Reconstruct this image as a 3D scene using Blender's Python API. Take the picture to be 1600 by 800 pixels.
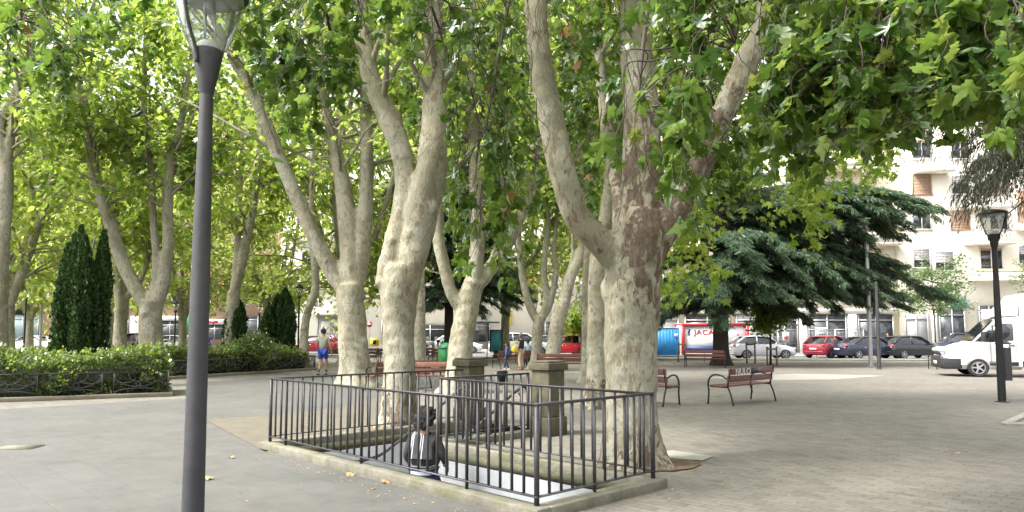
import bpy, bmesh, math, random
import numpy as np
from mathutils import Vector, Matrix, Euler
from mathutils.geometry import tessellate_polygon
PI = math.pi; R = math.radians
S = bpy.context.scene
for _o in list(bpy.data.objects): bpy.data.objects.remove(_o)
# ------------------------------------------------------------ camera
PITCH = R(4.23); FPX = 1110.0; CAMZ = 1.6
cam = bpy.data.objects.new('camera', bpy.data.cameras.new('camera'))
S.collection.objects.link(cam); S.camera = cam
cam.location = (0, 0, CAMZ); cam.rotation_euler = (PI/2 + PITCH, 0, 0)
cam.data.sensor_width = 36; cam.data.lens = FPX/1600*36; cam.data.shift_y = .025
cam.data.clip_start = .05; cam.data.clip_end = 2000
# ------------------------------------------------------------ world, sun, exposure
SUN_EL, SUN_AZ = R(54), R(248)          # azimuth measured clockwise from +Y
w = bpy.data.worlds.new('World'); S.world = w; w.use_nodes = True
nt = w.node_tree; nt.nodes.clear()
wo = nt.nodes.new('ShaderNodeOutputWorld'); bg = nt.nodes.new('ShaderNodeBackground')
sky = nt.nodes.new('ShaderNodeTexSky'); sky.sky_type = 'NISHITA'; sky.sun_disc = False
sky.sun_elevation = SUN_EL; sky.sun_rotation = SUN_AZ; sky.air_density = 1.2; sky.dust_density = 6; sky.ozone_density = 1
hs = nt.nodes.new('ShaderNodeHueSaturation'); hs.inputs['Saturation'].default_value = .18
nt.links.new(sky.outputs[0], hs.inputs['Color']); nt.links.new(hs.outputs[0], bg.inputs['Color'])
nt.links.new(bg.outputs[0], wo.inputs[0]); bg.inputs['Strength'].default_value = .15
sl = bpy.data.lights.new('sun', 'SUN'); sl.energy = 1.5; sl.angle = R(10); sl.color = (1, .95, .87)
so = bpy.data.objects.new('sun', sl); S.collection.objects.link(so)
d_ = Vector((math.sin(SUN_AZ)*math.cos(SUN_EL), math.cos(SUN_AZ)*math.cos(SUN_EL), math.sin(SUN_EL)))
so.rotation_euler = d_.to_track_quat('Z', 'Y').to_euler(); so.location = (-10, -10, 40)
S.view_settings.view_transform = 'Standard'; S.view_settings.look = 'None'; S.view_settings.gamma = 1
S.view_settings.use_curve_mapping = False; S.view_settings.exposure = 1.9
cy = S.cycles; cy.use_denoising = True; cy.max_bounces = 7; cy.diffuse_bounces = 4; cy.transmission_bounces = 5
cy.glossy_bounces = 2; cy.transparent_max_bounces = 6; cy.caustics_reflective = False; cy.caustics_refractive = False
cy.use_adaptive_sampling = True; cy.adaptive_threshold = .02; cy.sample_clamp_indirect = 8
S.render.film_transparent = False
# ------------------------------------------------------------ picture -> place helpers (where things stand)
CP, SP = math.cos(PITCH), math.sin(PITCH)
def ray(px, py):
    yc = (440 - py)/FPX
    return Vector(((px - 800)/FPX, CP - yc*SP, SP + yc*CP))
def P(px, py, Y):
    d = ray(px, py); t = Y/d.y
    return Vector((d.x*t, Y, CAMZ + d.z*t))
def G(px, py, z=0):
    d = ray(px, py); t = (z - CAMZ)/d.z
    return Vector((d.x*t, d.y*t, z))
# ------------------------------------------------------------ objects
COL = S.collection
def empty(name, loc=(0, 0, 0), rz=0):
    o = bpy.data.objects.new(name, None); COL.objects.link(o); o.location = loc; o.rotation_euler = (0, 0, rz)
    o.empty_display_size = .2
    return o
def tag(o, label=None, cat=None, group=None, kind=None):
    if label: o['label'] = label
    if cat: o['category'] = cat
    if group: o['group'] = group
    if kind: o['kind'] = kind
    return o
def copy_tree(o, parent=None):
    c = o.copy(); COL.objects.link(c)
    if parent is not None: c.parent = parent
    for ch in list(o.children): copy_tree(ch, c)
    return c
class MB:
    def __init__(s): s.v = []; s.f = []; s.n = 0
    def add(s, v, f):
        v = np.asarray(v, float).reshape(-1, 3); s.v.append(v)
        for fa in (f if isinstance(f, list) and len(f) and isinstance(f[0], np.ndarray) else [f]):
            if isinstance(fa, np.ndarray): s.f.append(fa + s.n)
            else:
                for q in fa: s.f.append(np.array([q]) + s.n)
        s.n += len(v); return s
    def box(s, c, d, rz=0, M=None):
        x, y, z = d[0]/2, d[1]/2, d[2]/2
        v = np.array([(-x,-y,-z),(x,-y,-z),(x,y,-z),(-x,y,-z),(-x,-y,z),(x,-y,z),(x,y,z),(-x,y,z)])
        if rz: c_, s_ = math.cos(rz), math.sin(rz); v = v @ np.array([(c_, s_, 0), (-s_, c_, 0), (0, 0, 1)])
        if M is not None: v = v @ np.array(M.to_3x3()).T
        v = v + np.array(c)
        return s.add(v, np.array([(0,3,2,1),(4,5,6,7),(0,1,5,4),(1,2,6,5),(2,3,7,6),(3,0,4,7)]))
    def bar(s, a, b, w, h, up=(0, 0, 1)):       # box from a to b with section w (sideways) x h
        a, b = Vector(a), Vector(b); d = b - a; L = d.length; d.normalize()
        x = d.cross(Vector(up)); 
        if x.length < 1e-4: x = d.cross(Vector((1, 0, 0)))
        x.normalize(); y = x.cross(d)
        vs = []
        for p in (a, b):
            for (i, j) in ((-1,-1),(1,-1),(1,1),(-1,1)): vs.append(p + x*i*w/2 + y*j*h/2)
        return s.add([tuple(q) for q in vs], np.array([(0,1,2,3),(7,6,5,4),(0,4,5,1),(1,5,6,2),(2,6,7,3),(3,7,4,0)]))
    def tube(s, pts, rad, n=8, cap=True, wob=None):
        pts = np.asarray([tuple(p) for p in pts], float); m = len(pts)
        rad = np.full(m, rad) if np.isscalar(rad) else np.asarray(rad, float)
        t = np.gradient(pts, axis=0); t /= np.linalg.norm(t, axis=1)[:, None] + 1e-9
        ref = np.array((0, 0, 1.)) if abs(t[0][2]) < .9 else np.array((1., 0, 0))
        a = np.cross(ref, t[0]); a /= np.linalg.norm(a); A = []
        for i in range(m):
            a = a - t[i]*np.dot(a, t[i]); a /= np.linalg.norm(a) + 1e-9; A.append(a)
        A = np.array(A); B = np.cross(t, A)
        th = np.arange(n)*2*PI/n; c, sn = np.cos(th), np.sin(th)
        rr = rad[:, None]*np.ones((m, n))
        if wob is not None: rr = rr*wob(m, n, rr)
        v = pts[:, None, :] + rr[:, :, None]*(A[:, None, :]*c[None, :, None] + B[:, None, :]*sn[None, :, None])
        i = np.arange(m - 1)[:, None]*n; j = np.arange(n)[None, :]; k = (j + 1) % n
        f = np.stack([i + j, i + k, i + k + n, i + j + n], -1).reshape(-1, 4)
        fs = [f]
        if cap: fs += [np.arange(n)[::-1][None, :], (np.arange(n) + (m - 1)*n)[None, :]]
        return s.add(v.reshape(-1, 3), fs)
    def lathe(s, prof, n=20, c=(0, 0, 0), cap=True):
        m = len(prof); th = np.arange(n)*2*PI/n
        v = np.array([[(r*math.cos(t)+c[0], r*math.sin(t)+c[1], z+c[2]) for t in th] for r, z in prof]).reshape(-1, 3)
        i = np.arange(m - 1)[:, None]*n; j = np.arange(n)[None, :]; k = (j + 1) % n
        fs = [np.stack([i + j, i + k, i + k + n, i + j + n], -1).reshape(-1, 4)]
        if cap: fs += [np.arange(n)[::-1][None, :], (np.arange(n) + (m - 1)*n)[None, :]]
        return s.add(v, fs)
    def prism(s, poly, h, M=None):              # polygon (x,y) extruded by h along z, then M
        n = len(poly); v = [(x, y, 0) for x, y in poly] + [(x, y, h) for x, y in poly]
        if M is not None: v = [tuple(M @ Vector(q)) for q in v]
        f = [list(range(n))[::-1], [i + n for i in range(n)]] + [[i, (i+1) % n, (i+1) % n + n, i + n] for i in range(n)]
        return s.add(v, f)
    def ball(s, c, r, n=12, m=8):
        r = (r, r, r) if np.isscalar(r) else r
        v = []
        for i in range(m + 1):
            p = -PI/2 + PI*i/m; q = max(math.cos(p), .02)
            for j in range(n): t = 2*PI*j/n; v.append((c[0]+r[0]*q*math.cos(t), c[1]+r[1]*q*math.sin(t), c[2]+r[2]*math.sin(p)))
        i = np.arange(m)[:, None]*n; j = np.arange(n)[None, :]; k = (j + 1) % n
        return s.add(v, [np.stack([i + j, i + k, i + k + n, i + j + n], -1).reshape(-1, 4), np.arange(n)[::-1][None, :], (np.arange(n)+m*n)[None, :]])
    def mesh(s, name, smooth=None, tint=None):
        me = bpy.data.meshes.new(name)
        V = np.concatenate(s.v); me.vertices.add(len(V)); me.vertices.foreach_set('co', V.astype(np.float32).ravel())
        tot = np.concatenate([np.full(len(f), f.shape[1]) for f in s.f]); loops = np.concatenate([f.ravel() for f in s.f])
        me.loops.add(len(loops)); me.loops.foreach_set('vertex_index', loops.astype(np.int32))
        me.polygons.add(len(tot)); st = np.concatenate([[0], np.cumsum(tot)[:-1]])
        me.polygons.foreach_set('loop_start', st.astype(np.int32)); me.polygons.foreach_set('loop_total', tot.astype(np.int32))
        if tint is not None:
            at = me.attributes.new('tint', 'FLOAT', 'FACE'); at.data.foreach_set('value', np.asarray(tint, np.float32))
        me.update(calc_edges=True)
        if smooth is True: me.polygons.foreach_set('use_smooth', np.ones(len(tot), bool))
        elif smooth: 
            me.polygons.foreach_set('use_smooth', np.ones(len(tot), bool)); me.set_sharp_from_angle(angle=R(smooth))
        return me
    def build(s, name, mat=None, parent=None, loc=(0, 0, 0), rot=(0, 0, 0), smooth=None, bevel=0, tint=None):
        me = s.mesh(name, smooth, tint)
        if mat: me.materials.append(mat)
        o = bpy.data.objects.new(name, me); COL.objects.link(o); o.location = loc; o.rotation_euler = rot
        if parent is not None: o.parent = parent
        if bevel:
            b = o.modifiers.new('bevel', 'BEVEL'); b.width = bevel; b.segments = 2; b.limit_method = 'ANGLE'
        return o
def crom(pts, k=6):                               # Catmull-Rom through points of any dimension
    p = np.asarray([tuple(q) for q in pts], float); p = np.vstack([2*p[0]-p[1], p, 2*p[-1]-p[-2]]); out = []
    for i in range(1, len(p) - 2):
        for j in range(k):
            t = j/k
            out.append(.5*((2*p[i]) + (-p[i-1]+p[i+1])*t + (2*p[i-1]-5*p[i]+4*p[i+1]-p[i+2])*t*t + (-p[i-1]+3*p[i]-3*p[i+1]+p[i+2])*t**3))
    out.append(p[-2]); return np.array(out)
def text(name, body, size, mat, parent, loc, rot, align='CENTER', bold=0, ext=.004, sx=1):
    cu = bpy.data.curves.new('t', 'FONT'); cu.body = body; cu.size = size; cu.align_x = align; cu.align_y = 'CENTER'
    cu.extrude = ext; cu.offset = bold
    t = bpy.data.objects.new('t', cu); COL.objects.link(t)
    me = bpy.data.meshes.new_from_object(t.evaluated_get(bpy.context.evaluated_depsgraph_get()))
    bpy.data.objects.remove(t); me.name = name; me.materials.clear(); me.materials.append(mat)
    o = bpy.data.objects.new(name, me); COL.objects.link(o); o.location = loc; o.rotation_euler = rot; o.scale = (sx, 1, 1)
    if parent is not None: o.parent = parent
    return o
# ------------------------------------------------------------ materials
def newmat(name):
    m = bpy.data.materials.new(name); m.use_nodes = True; t = m.node_tree; t.nodes.clear()
    o = t.nodes.new('ShaderNodeOutputMaterial'); return m, t, o
def N(t, kind, **kw):
    n = t.nodes.new(kind)
    for k, v in kw.items():
        if k.startswith('i_'): n.inputs[k[2:].replace('_', ' ')].default_value = v
        else: setattr(n, k, v)
    return n
def ramp(t, fac, stops, interp='LINEAR'):
    r = t.nodes.new('ShaderNodeValToRGB'); r.color_ramp.interpolation = interp
    e = r.color_ramp.elements
    while len(e) < len(stops): e.new(.5)
    for q, (p, c) in zip(e, stops): q.position = p; q.color = (*c, 1) if len(c) == 3 else c
    if fac is not None: t.links.new(fac, r.inputs[0])
    return r
def noise(t, vec, scale, detail=4, rough=.55, dist=0):
    n = N(t, 'ShaderNodeTexNoise'); n.inputs['Scale'].default_value = scale; n.inputs['Detail'].default_value = detail
    n.inputs['Roughness'].default_value = rough; n.inputs['Distortion'].default_value = dist
    if vec is not None: t.links.new(vec, n.inputs['Vector'])
    return n
def mixc(t, fac, a, b, mode='MIX'):
    m = N(t, 'ShaderNodeMix', data_type='RGBA', blend_type=mode)
    for s_, v in ((0, fac), (6, a), (7, b)):
        if hasattr(v, 'node'): t.links.new(v, m.inputs[s_])
        elif s_ == 0: m.inputs[0].default_value = v
        else: m.inputs[s_].default_value = (*v, 1)
    return m.outputs[2]
def coords(t, scale=(1, 1, 1), rz=0, kind='Object'):
    c = N(t, 'ShaderNodeTexCoord'); mp = N(t, 'ShaderNodeMapping'); mp.inputs['Scale'].default_value = scale
    mp.inputs['Rotation'].default_value = (0, 0, rz); t.links.new(c.outputs[kind], mp.inputs['Vector']); return mp.outputs[0]
def plain(name, col, rough=.6, metal=0, var=.18, vs=6, bump=.1, coat=0, spec=.5, dirt=None):
    m, t, o = newmat(name); b = N(t, 'ShaderNodeBsdfPrincipled'); b.inputs['Roughness'].default_value = rough
    b.inputs['Metallic'].default_value = metal; b.inputs['Coat Weight'].default_value = coat
    b.inputs['Specular IOR Level'].default_value = spec
    v = coords(t); n = noise(t, v, vs, 6, .65)
    lo = tuple(c*(1-var) for c in col); hi = tuple(min(c*(1+var), 1) for c in col)
    r = ramp(t, n.outputs[0], [(.3, lo), (.7, hi)]); c = r.outputs[0]
    if dirt:
        n2 = noise(t, v, vs*.35, 5, .7); r2 = ramp(t, n2.outputs[0], [(.48, (0, 0, 0)), (.62, (1, 1, 1))]); c = mixc(t, r2.outputs[0], c, dirt)
    t.links.new(c, b.inputs['Base Color'])
    if bump:
        n3 = noise(t, v, vs*6, 4); bp = N(t, 'ShaderNodeBump'); bp.inputs['Strength'].default_value = bump; bp.inputs['Distance'].default_value = .02
        t.links.new(n3.outputs[0], bp.inputs['Height']); t.links.new(bp.outputs[0], b.inputs['Normal'])
    t.links.new(b.outputs[0], o.inputs[0]); return m
def leafmat(name, stops, trans, tw=.5, gloss=.12, rough=.45):
    """stops: base colours over the per-leaf tint; trans: colours of the light that passes through"""
    m, t, o = newmat(name)
    at = N(t, 'ShaderNodeAttribute', attribute_name='tint'); k = len(stops)
    base = ramp(t, at.outputs['Fac'], stops); tr = ramp(t, at.outputs['Fac'], trans)
    df = N(t, 'ShaderNodeBsdfDiffuse'); tl = N(t, 'ShaderNodeBsdfTranslucent'); gl = N(t, 'ShaderNodeBsdfGlossy'); gl.inputs['Roughness'].default_value = rough
    gl.inputs['Color'].default_value = (.7, .75, .7, 1)
    t.links.new(base.outputs[0], df.inputs[0]); t.links.new(tr.outputs[0], tl.inputs[0])
    a = N(t, 'ShaderNodeMixShader'); a.inputs[0].default_value = tw; t.links.new(df.outputs[0], a.inputs[1]); t.links.new(tl.outputs[0], a.inputs[2])
    f = N(t, 'ShaderNodeFresnel'); f.inputs[0].default_value = 1.35
    mu = N(t, 'ShaderNodeMath', operation='MULTIPLY'); t.links.new(f.outputs[0], mu.inputs[0]); mu.inputs[1].default_value = gloss*8
    b = N(t, 'ShaderNodeMixShader'); t.links.new(mu.outputs[0], b.inputs[0]); t.links.new(a.outputs[0], b.inputs[1]); t.links.new(gl.outputs[0], b.inputs[2])
    t.links.new(b.outputs[0], o.inputs[0]); return m
def barkmat(name, brown=.5, zband=None, base=(.33, .322, .25), wrinkle=.3):
    m, t, o = newmat(name); b = N(t, 'ShaderNodeBsdfPrincipled'); b.inputs['Roughness'].default_value = .85; b.inputs['Specular IOR Level'].default_value = .2
    v = coords(t, (1, 1, .5)); v2 = coords(t, (1, 1, .25)); v3 = coords(t)
    n1 = noise(t, v, 2.6, 5, .6, .4); n2 = noise(t, v, 8.5, 5, .6, .6); n3 = noise(t, v, 15, 4, .6, .3); n4 = noise(t, v3, 1.1, 3)
    g = ramp(t, n3.outputs[0], [(.35, tuple(c*.86 for c in base)), (.6, base), (.75, tuple(min(1, c*1.12) for c in base))]).outputs[0]
    g = mixc(t, ramp(t, n1.outputs[0], [(.5, (0,)*3), (.525, (.9,)*3)]).outputs[0], g, (.225, .215, .15))         # grey-green old plates
    g = mixc(t, ramp(t, n4.outputs[0], [(.5, (0,)*3), (.62, (.7,)*3)]).outputs[0], g, (.33, .30, .215))          # cream new bark
    n5 = noise(t, v, 12, 3, .5, .8); g = mixc(t, ramp(t, n5.outputs[0], [(.575, (0,)*3), (.595, (.85,)*3)]).outputs[0], g, (.215, .17, .115))
    n6 = noise(t, coords(t, (1, 1, .35)), 30, 2, .5); g = mixc(t, ramp(t, n6.outputs[0], [(.69, (0,)*3), (.72, (.8,)*3)]).outputs[0], g, (.10, .08, .06))
    thr = .72 - .17*brown
    fac = n2.outputs[0]
    if zband:                                                                                                   # old brown bark kept round the fork and the foot
        for (z0, z1, amt, *xs_) in zband:
            sx = N(t, 'ShaderNodeSeparateXYZ'); t.links.new(v3, sx.inputs[0])
            ma = N(t, 'ShaderNodeMapRange', interpolation_type='SMOOTHSTEP'); zc = (z0+z1)/2; hw = (z1-z0)/2
            ab = N(t, 'ShaderNodeMath', operation='SUBTRACT'); t.links.new(sx.outputs[2], ab.inputs[0]); ab.inputs[1].default_value = zc
            ab2 = N(t, 'ShaderNodeMath', operation='ABSOLUTE'); t.links.new(ab.outputs[0], ab2.inputs[0])
            t.links.new(ab2.outputs[0], ma.inputs[0]); ma.inputs[1].default_value = hw; ma.inputs[2].default_value = hw*.3; ma.inputs[3].default_value = 0; ma.inputs[4].default_value = amt
            if xs_:
                mb_ = N(t, 'ShaderNodeMapRange'); t.links.new(sx.outputs[0], mb_.inputs[0]); mb_.inputs[1].default_value = xs_[0]; mb_.inputs[2].default_value = xs_[0]+.35
                mm_ = N(t, 'ShaderNodeMath', operation='MULTIPLY'); t.links.new(ma.outputs[0], mm_.inputs[0]); t.links.new(mb_.outputs[0], mm_.inputs[1]); ma = mm_
            ad = N(t, 'ShaderNodeMath', operation='ADD'); t.links.new(fac, ad.inputs[0]); t.links.new(ma.outputs[0], ad.inputs[1]); fac = ad.outputs[0]
    br = ramp(t, noise(t, v, 22, 5, .7).outputs[0], [(.3, (.07, .052, .038)), (.55, (.14, .108, .08)), (.75, (.23, .185, .14))]).outputs[0]
    mk = ramp(t, fac, [(thr, (0,)*3), (thr+.06, (1,)*3)]).outputs[0]
    g = mixc(t, mk, g, br)
    g = mixc(t, .42, g, ramp(t, noise(t, coords(t, (1, 1, .5)), 45, 5, .8).outputs[0], [(.36, (.5,)*3), (.64, (1.35,)*3)]).outputs[0], 'MULTIPLY')
    t.links.new(g, b.inputs['Base Color'])
    h = N(t, 'ShaderNodeMath', operation='MULTIPLY_ADD'); t.links.new(mk, h.inputs[0]); h.inputs[1].default_value = .35
    nb = noise(t, v2, 40, 5, .65); t.links.new(nb.outputs[0], h.inputs[2])
    bp = N(t, 'ShaderNodeBump'); bp.inputs['Strength'].default_value = .8; bp.inputs['Distance'].default_value = .025
    t.links.new(h.outputs[0], bp.inputs['Height']); t.links.new(bp.outputs[0], b.inputs['Normal'])
    t.links.new(b.outputs[0], o.inputs[0]); return m
def glass(name, col=(.02, .025, .03), rough=.08):
    m, t, o = newmat(name); b = N(t, 'ShaderNodeBsdfPrincipled'); b.inputs['Base Color'].default_value = (*col, 1); b.inputs['Roughness'].default_value = rough
    n = noise(t, coords(t), 3, 3); r = ramp(t, n.outputs[0], [(.3, tuple(c*.6 for c in col)), (.7, tuple(c*1.6 for c in col))]); t.links.new(r.outputs[0], b.inputs['Base Color'])
    b.inputs['Specular IOR Level'].default_value = .8; t.links.new(b.outputs[0], o.inputs[0]); return m
def pavemat(name, c1, c2, bw, bh, rz, mortar=(.1, .095, .085), stain=(.12, .115, .1), offs=.5, msize=.006, bump=.3):
    m, t, o = newmat(name); b = N(t, 'ShaderNodeBsdfPrincipled'); b.inputs['Roughness'].default_value = .82; b.inputs['Specular IOR Level'].default_value = .3
    v = coords(t, rz=rz); v0 = coords(t)
    br = N(t, 'ShaderNodeTexBrick'); t.links.new(v, br.inputs['Vector']); br.offset = offs
    for k, x in (('Scale', 1), ('Mortar Size', msize), ('Mortar Smooth', .3), ('Bias', -.1), ('Brick Width', bw), ('Row Height', bh)): br.inputs[k].default_value = x
    br.inputs['Color1'].default_value = (*c1, 1); br.inputs['Color2'].default_value = (*c2, 1); br.inputs['Mortar'].default_value = (*mortar, 1)
    c = br.outputs['Color']
    n1 = noise(t, v0, .55, 5, .6); c = mixc(t, ramp(t, n1.outputs[0], [(.42, (0,)*3), (.68, (.6,)*3)]).outputs[0], c, stain)
    n2 = noise(t, v0, 3.5, 6, .7); c = mixc(t, ramp(t, n2.outputs[0], [(.35, (.5,)*3), (.65, (0,)*3)]).outputs[0], c, tuple(x*1.25 for x in c1))
    n3 = noise(t, v0, 90, 3, .8); c = mixc(t, .35, c, ramp(t, n3.outputs[0], [(.3, (.55,)*3), (.7, (1.3,)*3)]).outputs[0], 'MULTIPLY')
    n4 = noise(t, v0, 7, 4, .8); c = mixc(t, ramp(t, n4.outputs[0], [(.66, (0,)*3), (.7, (.5,)*3)]).outputs[0], c, (.09, .08, .065))
    t.links.new(c, b.inputs['Base Color'])
    bp = N(t, 'ShaderNodeBump'); bp.inputs['Strength'].default_value = bump; bp.inputs['Distance'].default_value = .01
    ad = N(t, 'ShaderNodeMath', operation='SUBTRACT'); t.links.new(n3.outputs[0], ad.inputs[0]); t.links.new(br.outputs['Fac'], ad.inputs[1])
    t.links.new(ad.outputs[0], bp.inputs['Height']); t.links.new(bp.outputs[0], b.inputs['Normal'])
    t.links.new(b.outputs[0], o.inputs[0]); return m
M = {}
M['metal'] = plain('dark_painted_iron', (.062, .060, .064), .45, .3, .25, 8, .15)
M['pole'] = plain('lamp_post_grey', (.046, .047, .052), .6, .2, .25, 3, .15, dirt=(.062, .06, .058))
M['blackmetal'] = plain('black_iron', (.02, .02, .022), .4, .4, .2, 8, .05)
M['steel'] = plain('galvanised_steel', (.42, .43, .44), .45, .6, .12, 12)
M['wood'] = plain('dark_red_bench_wood', (.14, .055, .042), .5, 0, .3, 14, .2)
M['wood2'] = plain('faded_bench_wood', (.22, .10, .075), .6, 0, .3, 14, .2)
M['stake'] = plain('stake_wood', (.26, .17, .1), .8, 0, .25, 9)
M['kerb'] = plain('weathered_kerb_stone', (.17, .16, .125), .9, 0, .3, 5, .5, dirt=(.12, .12, .07))
M['kerb2'] = plain('bed_kerb_stone', (.19, .165, .125), .9, 0, .25, 5, .5, dirt=(.2, .19, .14))
M['moss'] = plain('mossy_well_stone', (.095, .09, .055), .95, 0, .35, 4, .5, dirt=(.07, .075, .04))
M['pillar'] = plain('mossy_pillar_concrete', (.085, .076, .046), .9, 0, .35, 5, .5, dirt=(.05, .048, .028))
M['panel'] = pavemat('grey_wall_panels', (.165, .175, .185), (.15, .16, .17), 1.2, .5, 0, (.3, .32, .33), (.42, .45, .47), 0, .004, .05)
M['step'] = plain('stair_stone', (.3, .3, .29), .8, 0, .2, 6, .3)
M['dark'] = plain('dark_void', (.012, .012, .014), .9)
M['glass'] = glass('window_glass'); M['carglass'] = glass('car_glass', (.012, .015, .018), .04)
M['rubber'] = plain('tyre_rubber', (.022, .022, .023), .8)
M['rim'] = plain('wheel_rim_alloy', (.5, .5, .52), .35, .8, .1)
M['plastic'] = plain('black_plastic', (.025, .025, .028), .6)
M['chrome'] = plain('chrome_strip', (.6, .6, .6), .2, 1, .05)
M['redlight'] = plain('tail_lamp_red', (.5, .02, .02), .25, 0, .1, coat=.5)
M['headlight'] = plain('headlamp_glass', (.65, .68, .7), .15, .2, .1, coat=.5)
M['white'] = plain('white_paint', (.78, .78, .78), .4, 0, .05, 3, .02)
M['offwhite'] = plain('off_white_paint', (.7, .69, .65), .6, 0, .06, 3, .05)
M['red'] = plain('red_paint', (.55, .02, .03), .35, 0, .1, 3, .02)
M['blue'] = plain('cabin_blue', (.06, .36, .75), .5, 0, .1, 2, .05)
M['navy'] = plain('navy_paint', (.02, .03, .12), .5)
M['green'] = plain('green_paint', (.03, .20, .06), .6)
M['yellow'] = plain('yellow_paint', (.8, .62, .05), .5)
M['soil'] = plain('leaf_litter_soil', (.12, .085, .05), .95, 0, .4, 9, .8, dirt=(.2, .13, .08))
M['soil2'] = plain('bed_soil', (.05, .04, .025), .95, 0, .4, 6, .8)
M['asphalt'] = plain('asphalt', (.13, .13, .135), .85, 0, .2, 3, .3)
M['slab'] = plain('pale_concrete', (.27, .26, .225), .85, 0, .15, 4, .3)
M['dirtleaf'] = plain('dry_leaf', (.4, .24, .1), .8, 0, .3, 20)
# leaves
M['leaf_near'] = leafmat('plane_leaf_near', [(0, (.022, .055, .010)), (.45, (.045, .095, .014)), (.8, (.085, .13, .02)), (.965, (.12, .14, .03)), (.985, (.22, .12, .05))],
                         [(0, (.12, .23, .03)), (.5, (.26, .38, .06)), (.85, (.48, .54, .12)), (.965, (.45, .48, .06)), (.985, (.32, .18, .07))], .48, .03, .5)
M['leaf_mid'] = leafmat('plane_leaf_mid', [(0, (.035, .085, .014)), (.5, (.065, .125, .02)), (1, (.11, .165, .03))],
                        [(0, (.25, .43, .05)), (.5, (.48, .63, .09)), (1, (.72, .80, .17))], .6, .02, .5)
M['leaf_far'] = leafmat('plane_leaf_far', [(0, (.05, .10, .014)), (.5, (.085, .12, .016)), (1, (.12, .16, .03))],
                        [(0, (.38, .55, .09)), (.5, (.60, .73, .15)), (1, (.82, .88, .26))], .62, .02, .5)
M['hedge'] = leafmat('hedge_leaf', [(0, (.04, .08, .015)), (.5, (.09, .14, .025)), (.9, (.16, .2, .04)), (1, (.22, .16, .05))],
                     [(0, (.2, .34, .04)), (.6, (.4, .54, .08)), (1, (.6, .68, .14))], .45, .12, .4)
M['cypress'] = leafmat('cypress_leaf', [(0, (.012, .03, .010)), (.6, (.03, .065, .018)), (1, (.08, .13, .03))], [(0, (.02, .05, .01)), (1, (.08, .16, .02))], .15, .03)
M['cedar'] = leafmat('cedar_needle', [(0, (.035, .07, .04)), (.5, (.08, .125, .075)), (1, (.12, .165, .11))], [(0, (.10, .18, .08)), (1, (.3, .42, .2))], .4, .03)
M['cedardark'] = leafmat('larch_needle', [(0, (.03, .036, .022)), (.6, (.05, .058, .036)), (1, (.08, .08, .05))], [(0, (.06, .08, .03)), (1, (.16, .18, .08))], .3, .03)
M['streetleaf'] = leafmat('street_tree_leaf', [(0, (.03, .07, .02)), (1, (.09, .14, .04))], [(0, (.15, .32, .06)), (1, (.4, .55, .14))], .5, .06)
M['darkbark'] = plain('dark_conifer_bark', (.04, .032, .026), .95, 0, .35, 12, .8)
M['twig'] = plain('twig_bark', (.055, .042, .03), .9, 0, .3, 12, .3)
M['bark1'] = barkmat('plane_bark_fork_brown', .5, [(1.3, 5.0, .24, -.35), (-.4, .7, .14)])
M['bark2'] = barkmat('plane_bark_foot_brown', .25, [(-.7, .95, .22), (2.5, 3.3, .06)])
M['bark3'] = barkmat('plane_bark_pale', .45)
M['bark4'] = barkmat('plane_bark_far', .35, base=(.33, .322, .25))
# ================================================================ the setting
U = Vector((-.694, .72, 0)); V_ = Vector((.72, .694, 0))
WB = Vector((.217, 6.35, 0))                       # near corner of the stairwell railing
def W(u, v, z=0): q = WB + U*u + V_*v; return Vector((q.x, q.y, z))
K = .11                                            # kerb reaches this far beyond the rail line, and .07 inside
LU, LV, EU, PV = 5.2, 1.75, 3.58, 3.85             # railing corners: long side, short side, inner corner, pillars
inner = [(.07, .07), (LU-.07, .07), (LU-.07, PV+.3), (EU+.07, PV+.3), (EU+.07, LV-.07), (.07, LV-.07)]
hole = [W(a, b) for a, b in inner]
def sheet(name, loops, z, mat, kind='structure'):
    tri = tessellate_polygon([[Vector((p[0], p[1], 0)) for p in l] for l in loops]); vs = [(p[0], p[1], z) for l in loops for p in l]
    vv = np.array(vs)
    fs = []
    for a, b, c in tri:
        ar = (vv[b][0]-vv[a][0])*(vv[c][1]-vv[a][1]) - (vv[c][0]-vv[a][0])*(vv[b][1]-vv[a][1])
        fs.append((a, b, c) if ar > 0 else (a, c, b))
    o = MB().add(vs, np.array(fs)).build(name, mat); tag(o, kind=kind); return o
M['pavers'] = pavemat('plaza_pavers', (.185, .172, .146), (.118, .11, .094), .22, .11, R(46), stain=(.088, .08, .068), mortar=(.055, .051, .044))
M['concrete'] = pavemat('concrete_slabs', (.105, .104, .097), (.084, .083, .077), .6, .4, R(46), mortar=(.068, .068, .063), stain=(.068, .065, .058), msize=.005, bump=.15)
M['sandy'] = pavemat('sandy_pavers', (.135, .12, .092), (.11, .10, .078), .2, .1, R(46), stain=(.09, .08, .06), mortar=(.09, .08, .062))
big = [(-400, -60), (400, -60), (400, 900), (-400, 900)]
sheet('ground', [big, hole], 0, M['pavers'])
pl = [G(-900, 660), G(0, 640), G(300, 622), G(300, 598), G(520, 583), G(640, 585), G(760, 590), G(700, 602), G(600, 618), G(520, 640), G(430, 648), G(318, 655), G(412, 706), W(LU+K, -K-.02), W(0, -K-.02), (-.2, 4), (-3.2, 1), (-16, 0)]
sheet('path', [pl], .004, M['concrete'])
sheet('sandy_paving', [[G(434, 649), G(520, 641), G(600, 619), G(650, 612), G(640, 668), W(LU+K, PV-.4), W(LU+K, -K-.02), G(414, 706), G(320, 656)]], .008, M['sandy'])
sheet('pavement_patch', [[G(1105, 590), G(1240, 584), G(1385, 587), G(1300, 593), G(1180, 594)]], .004, M['slab'])
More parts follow.
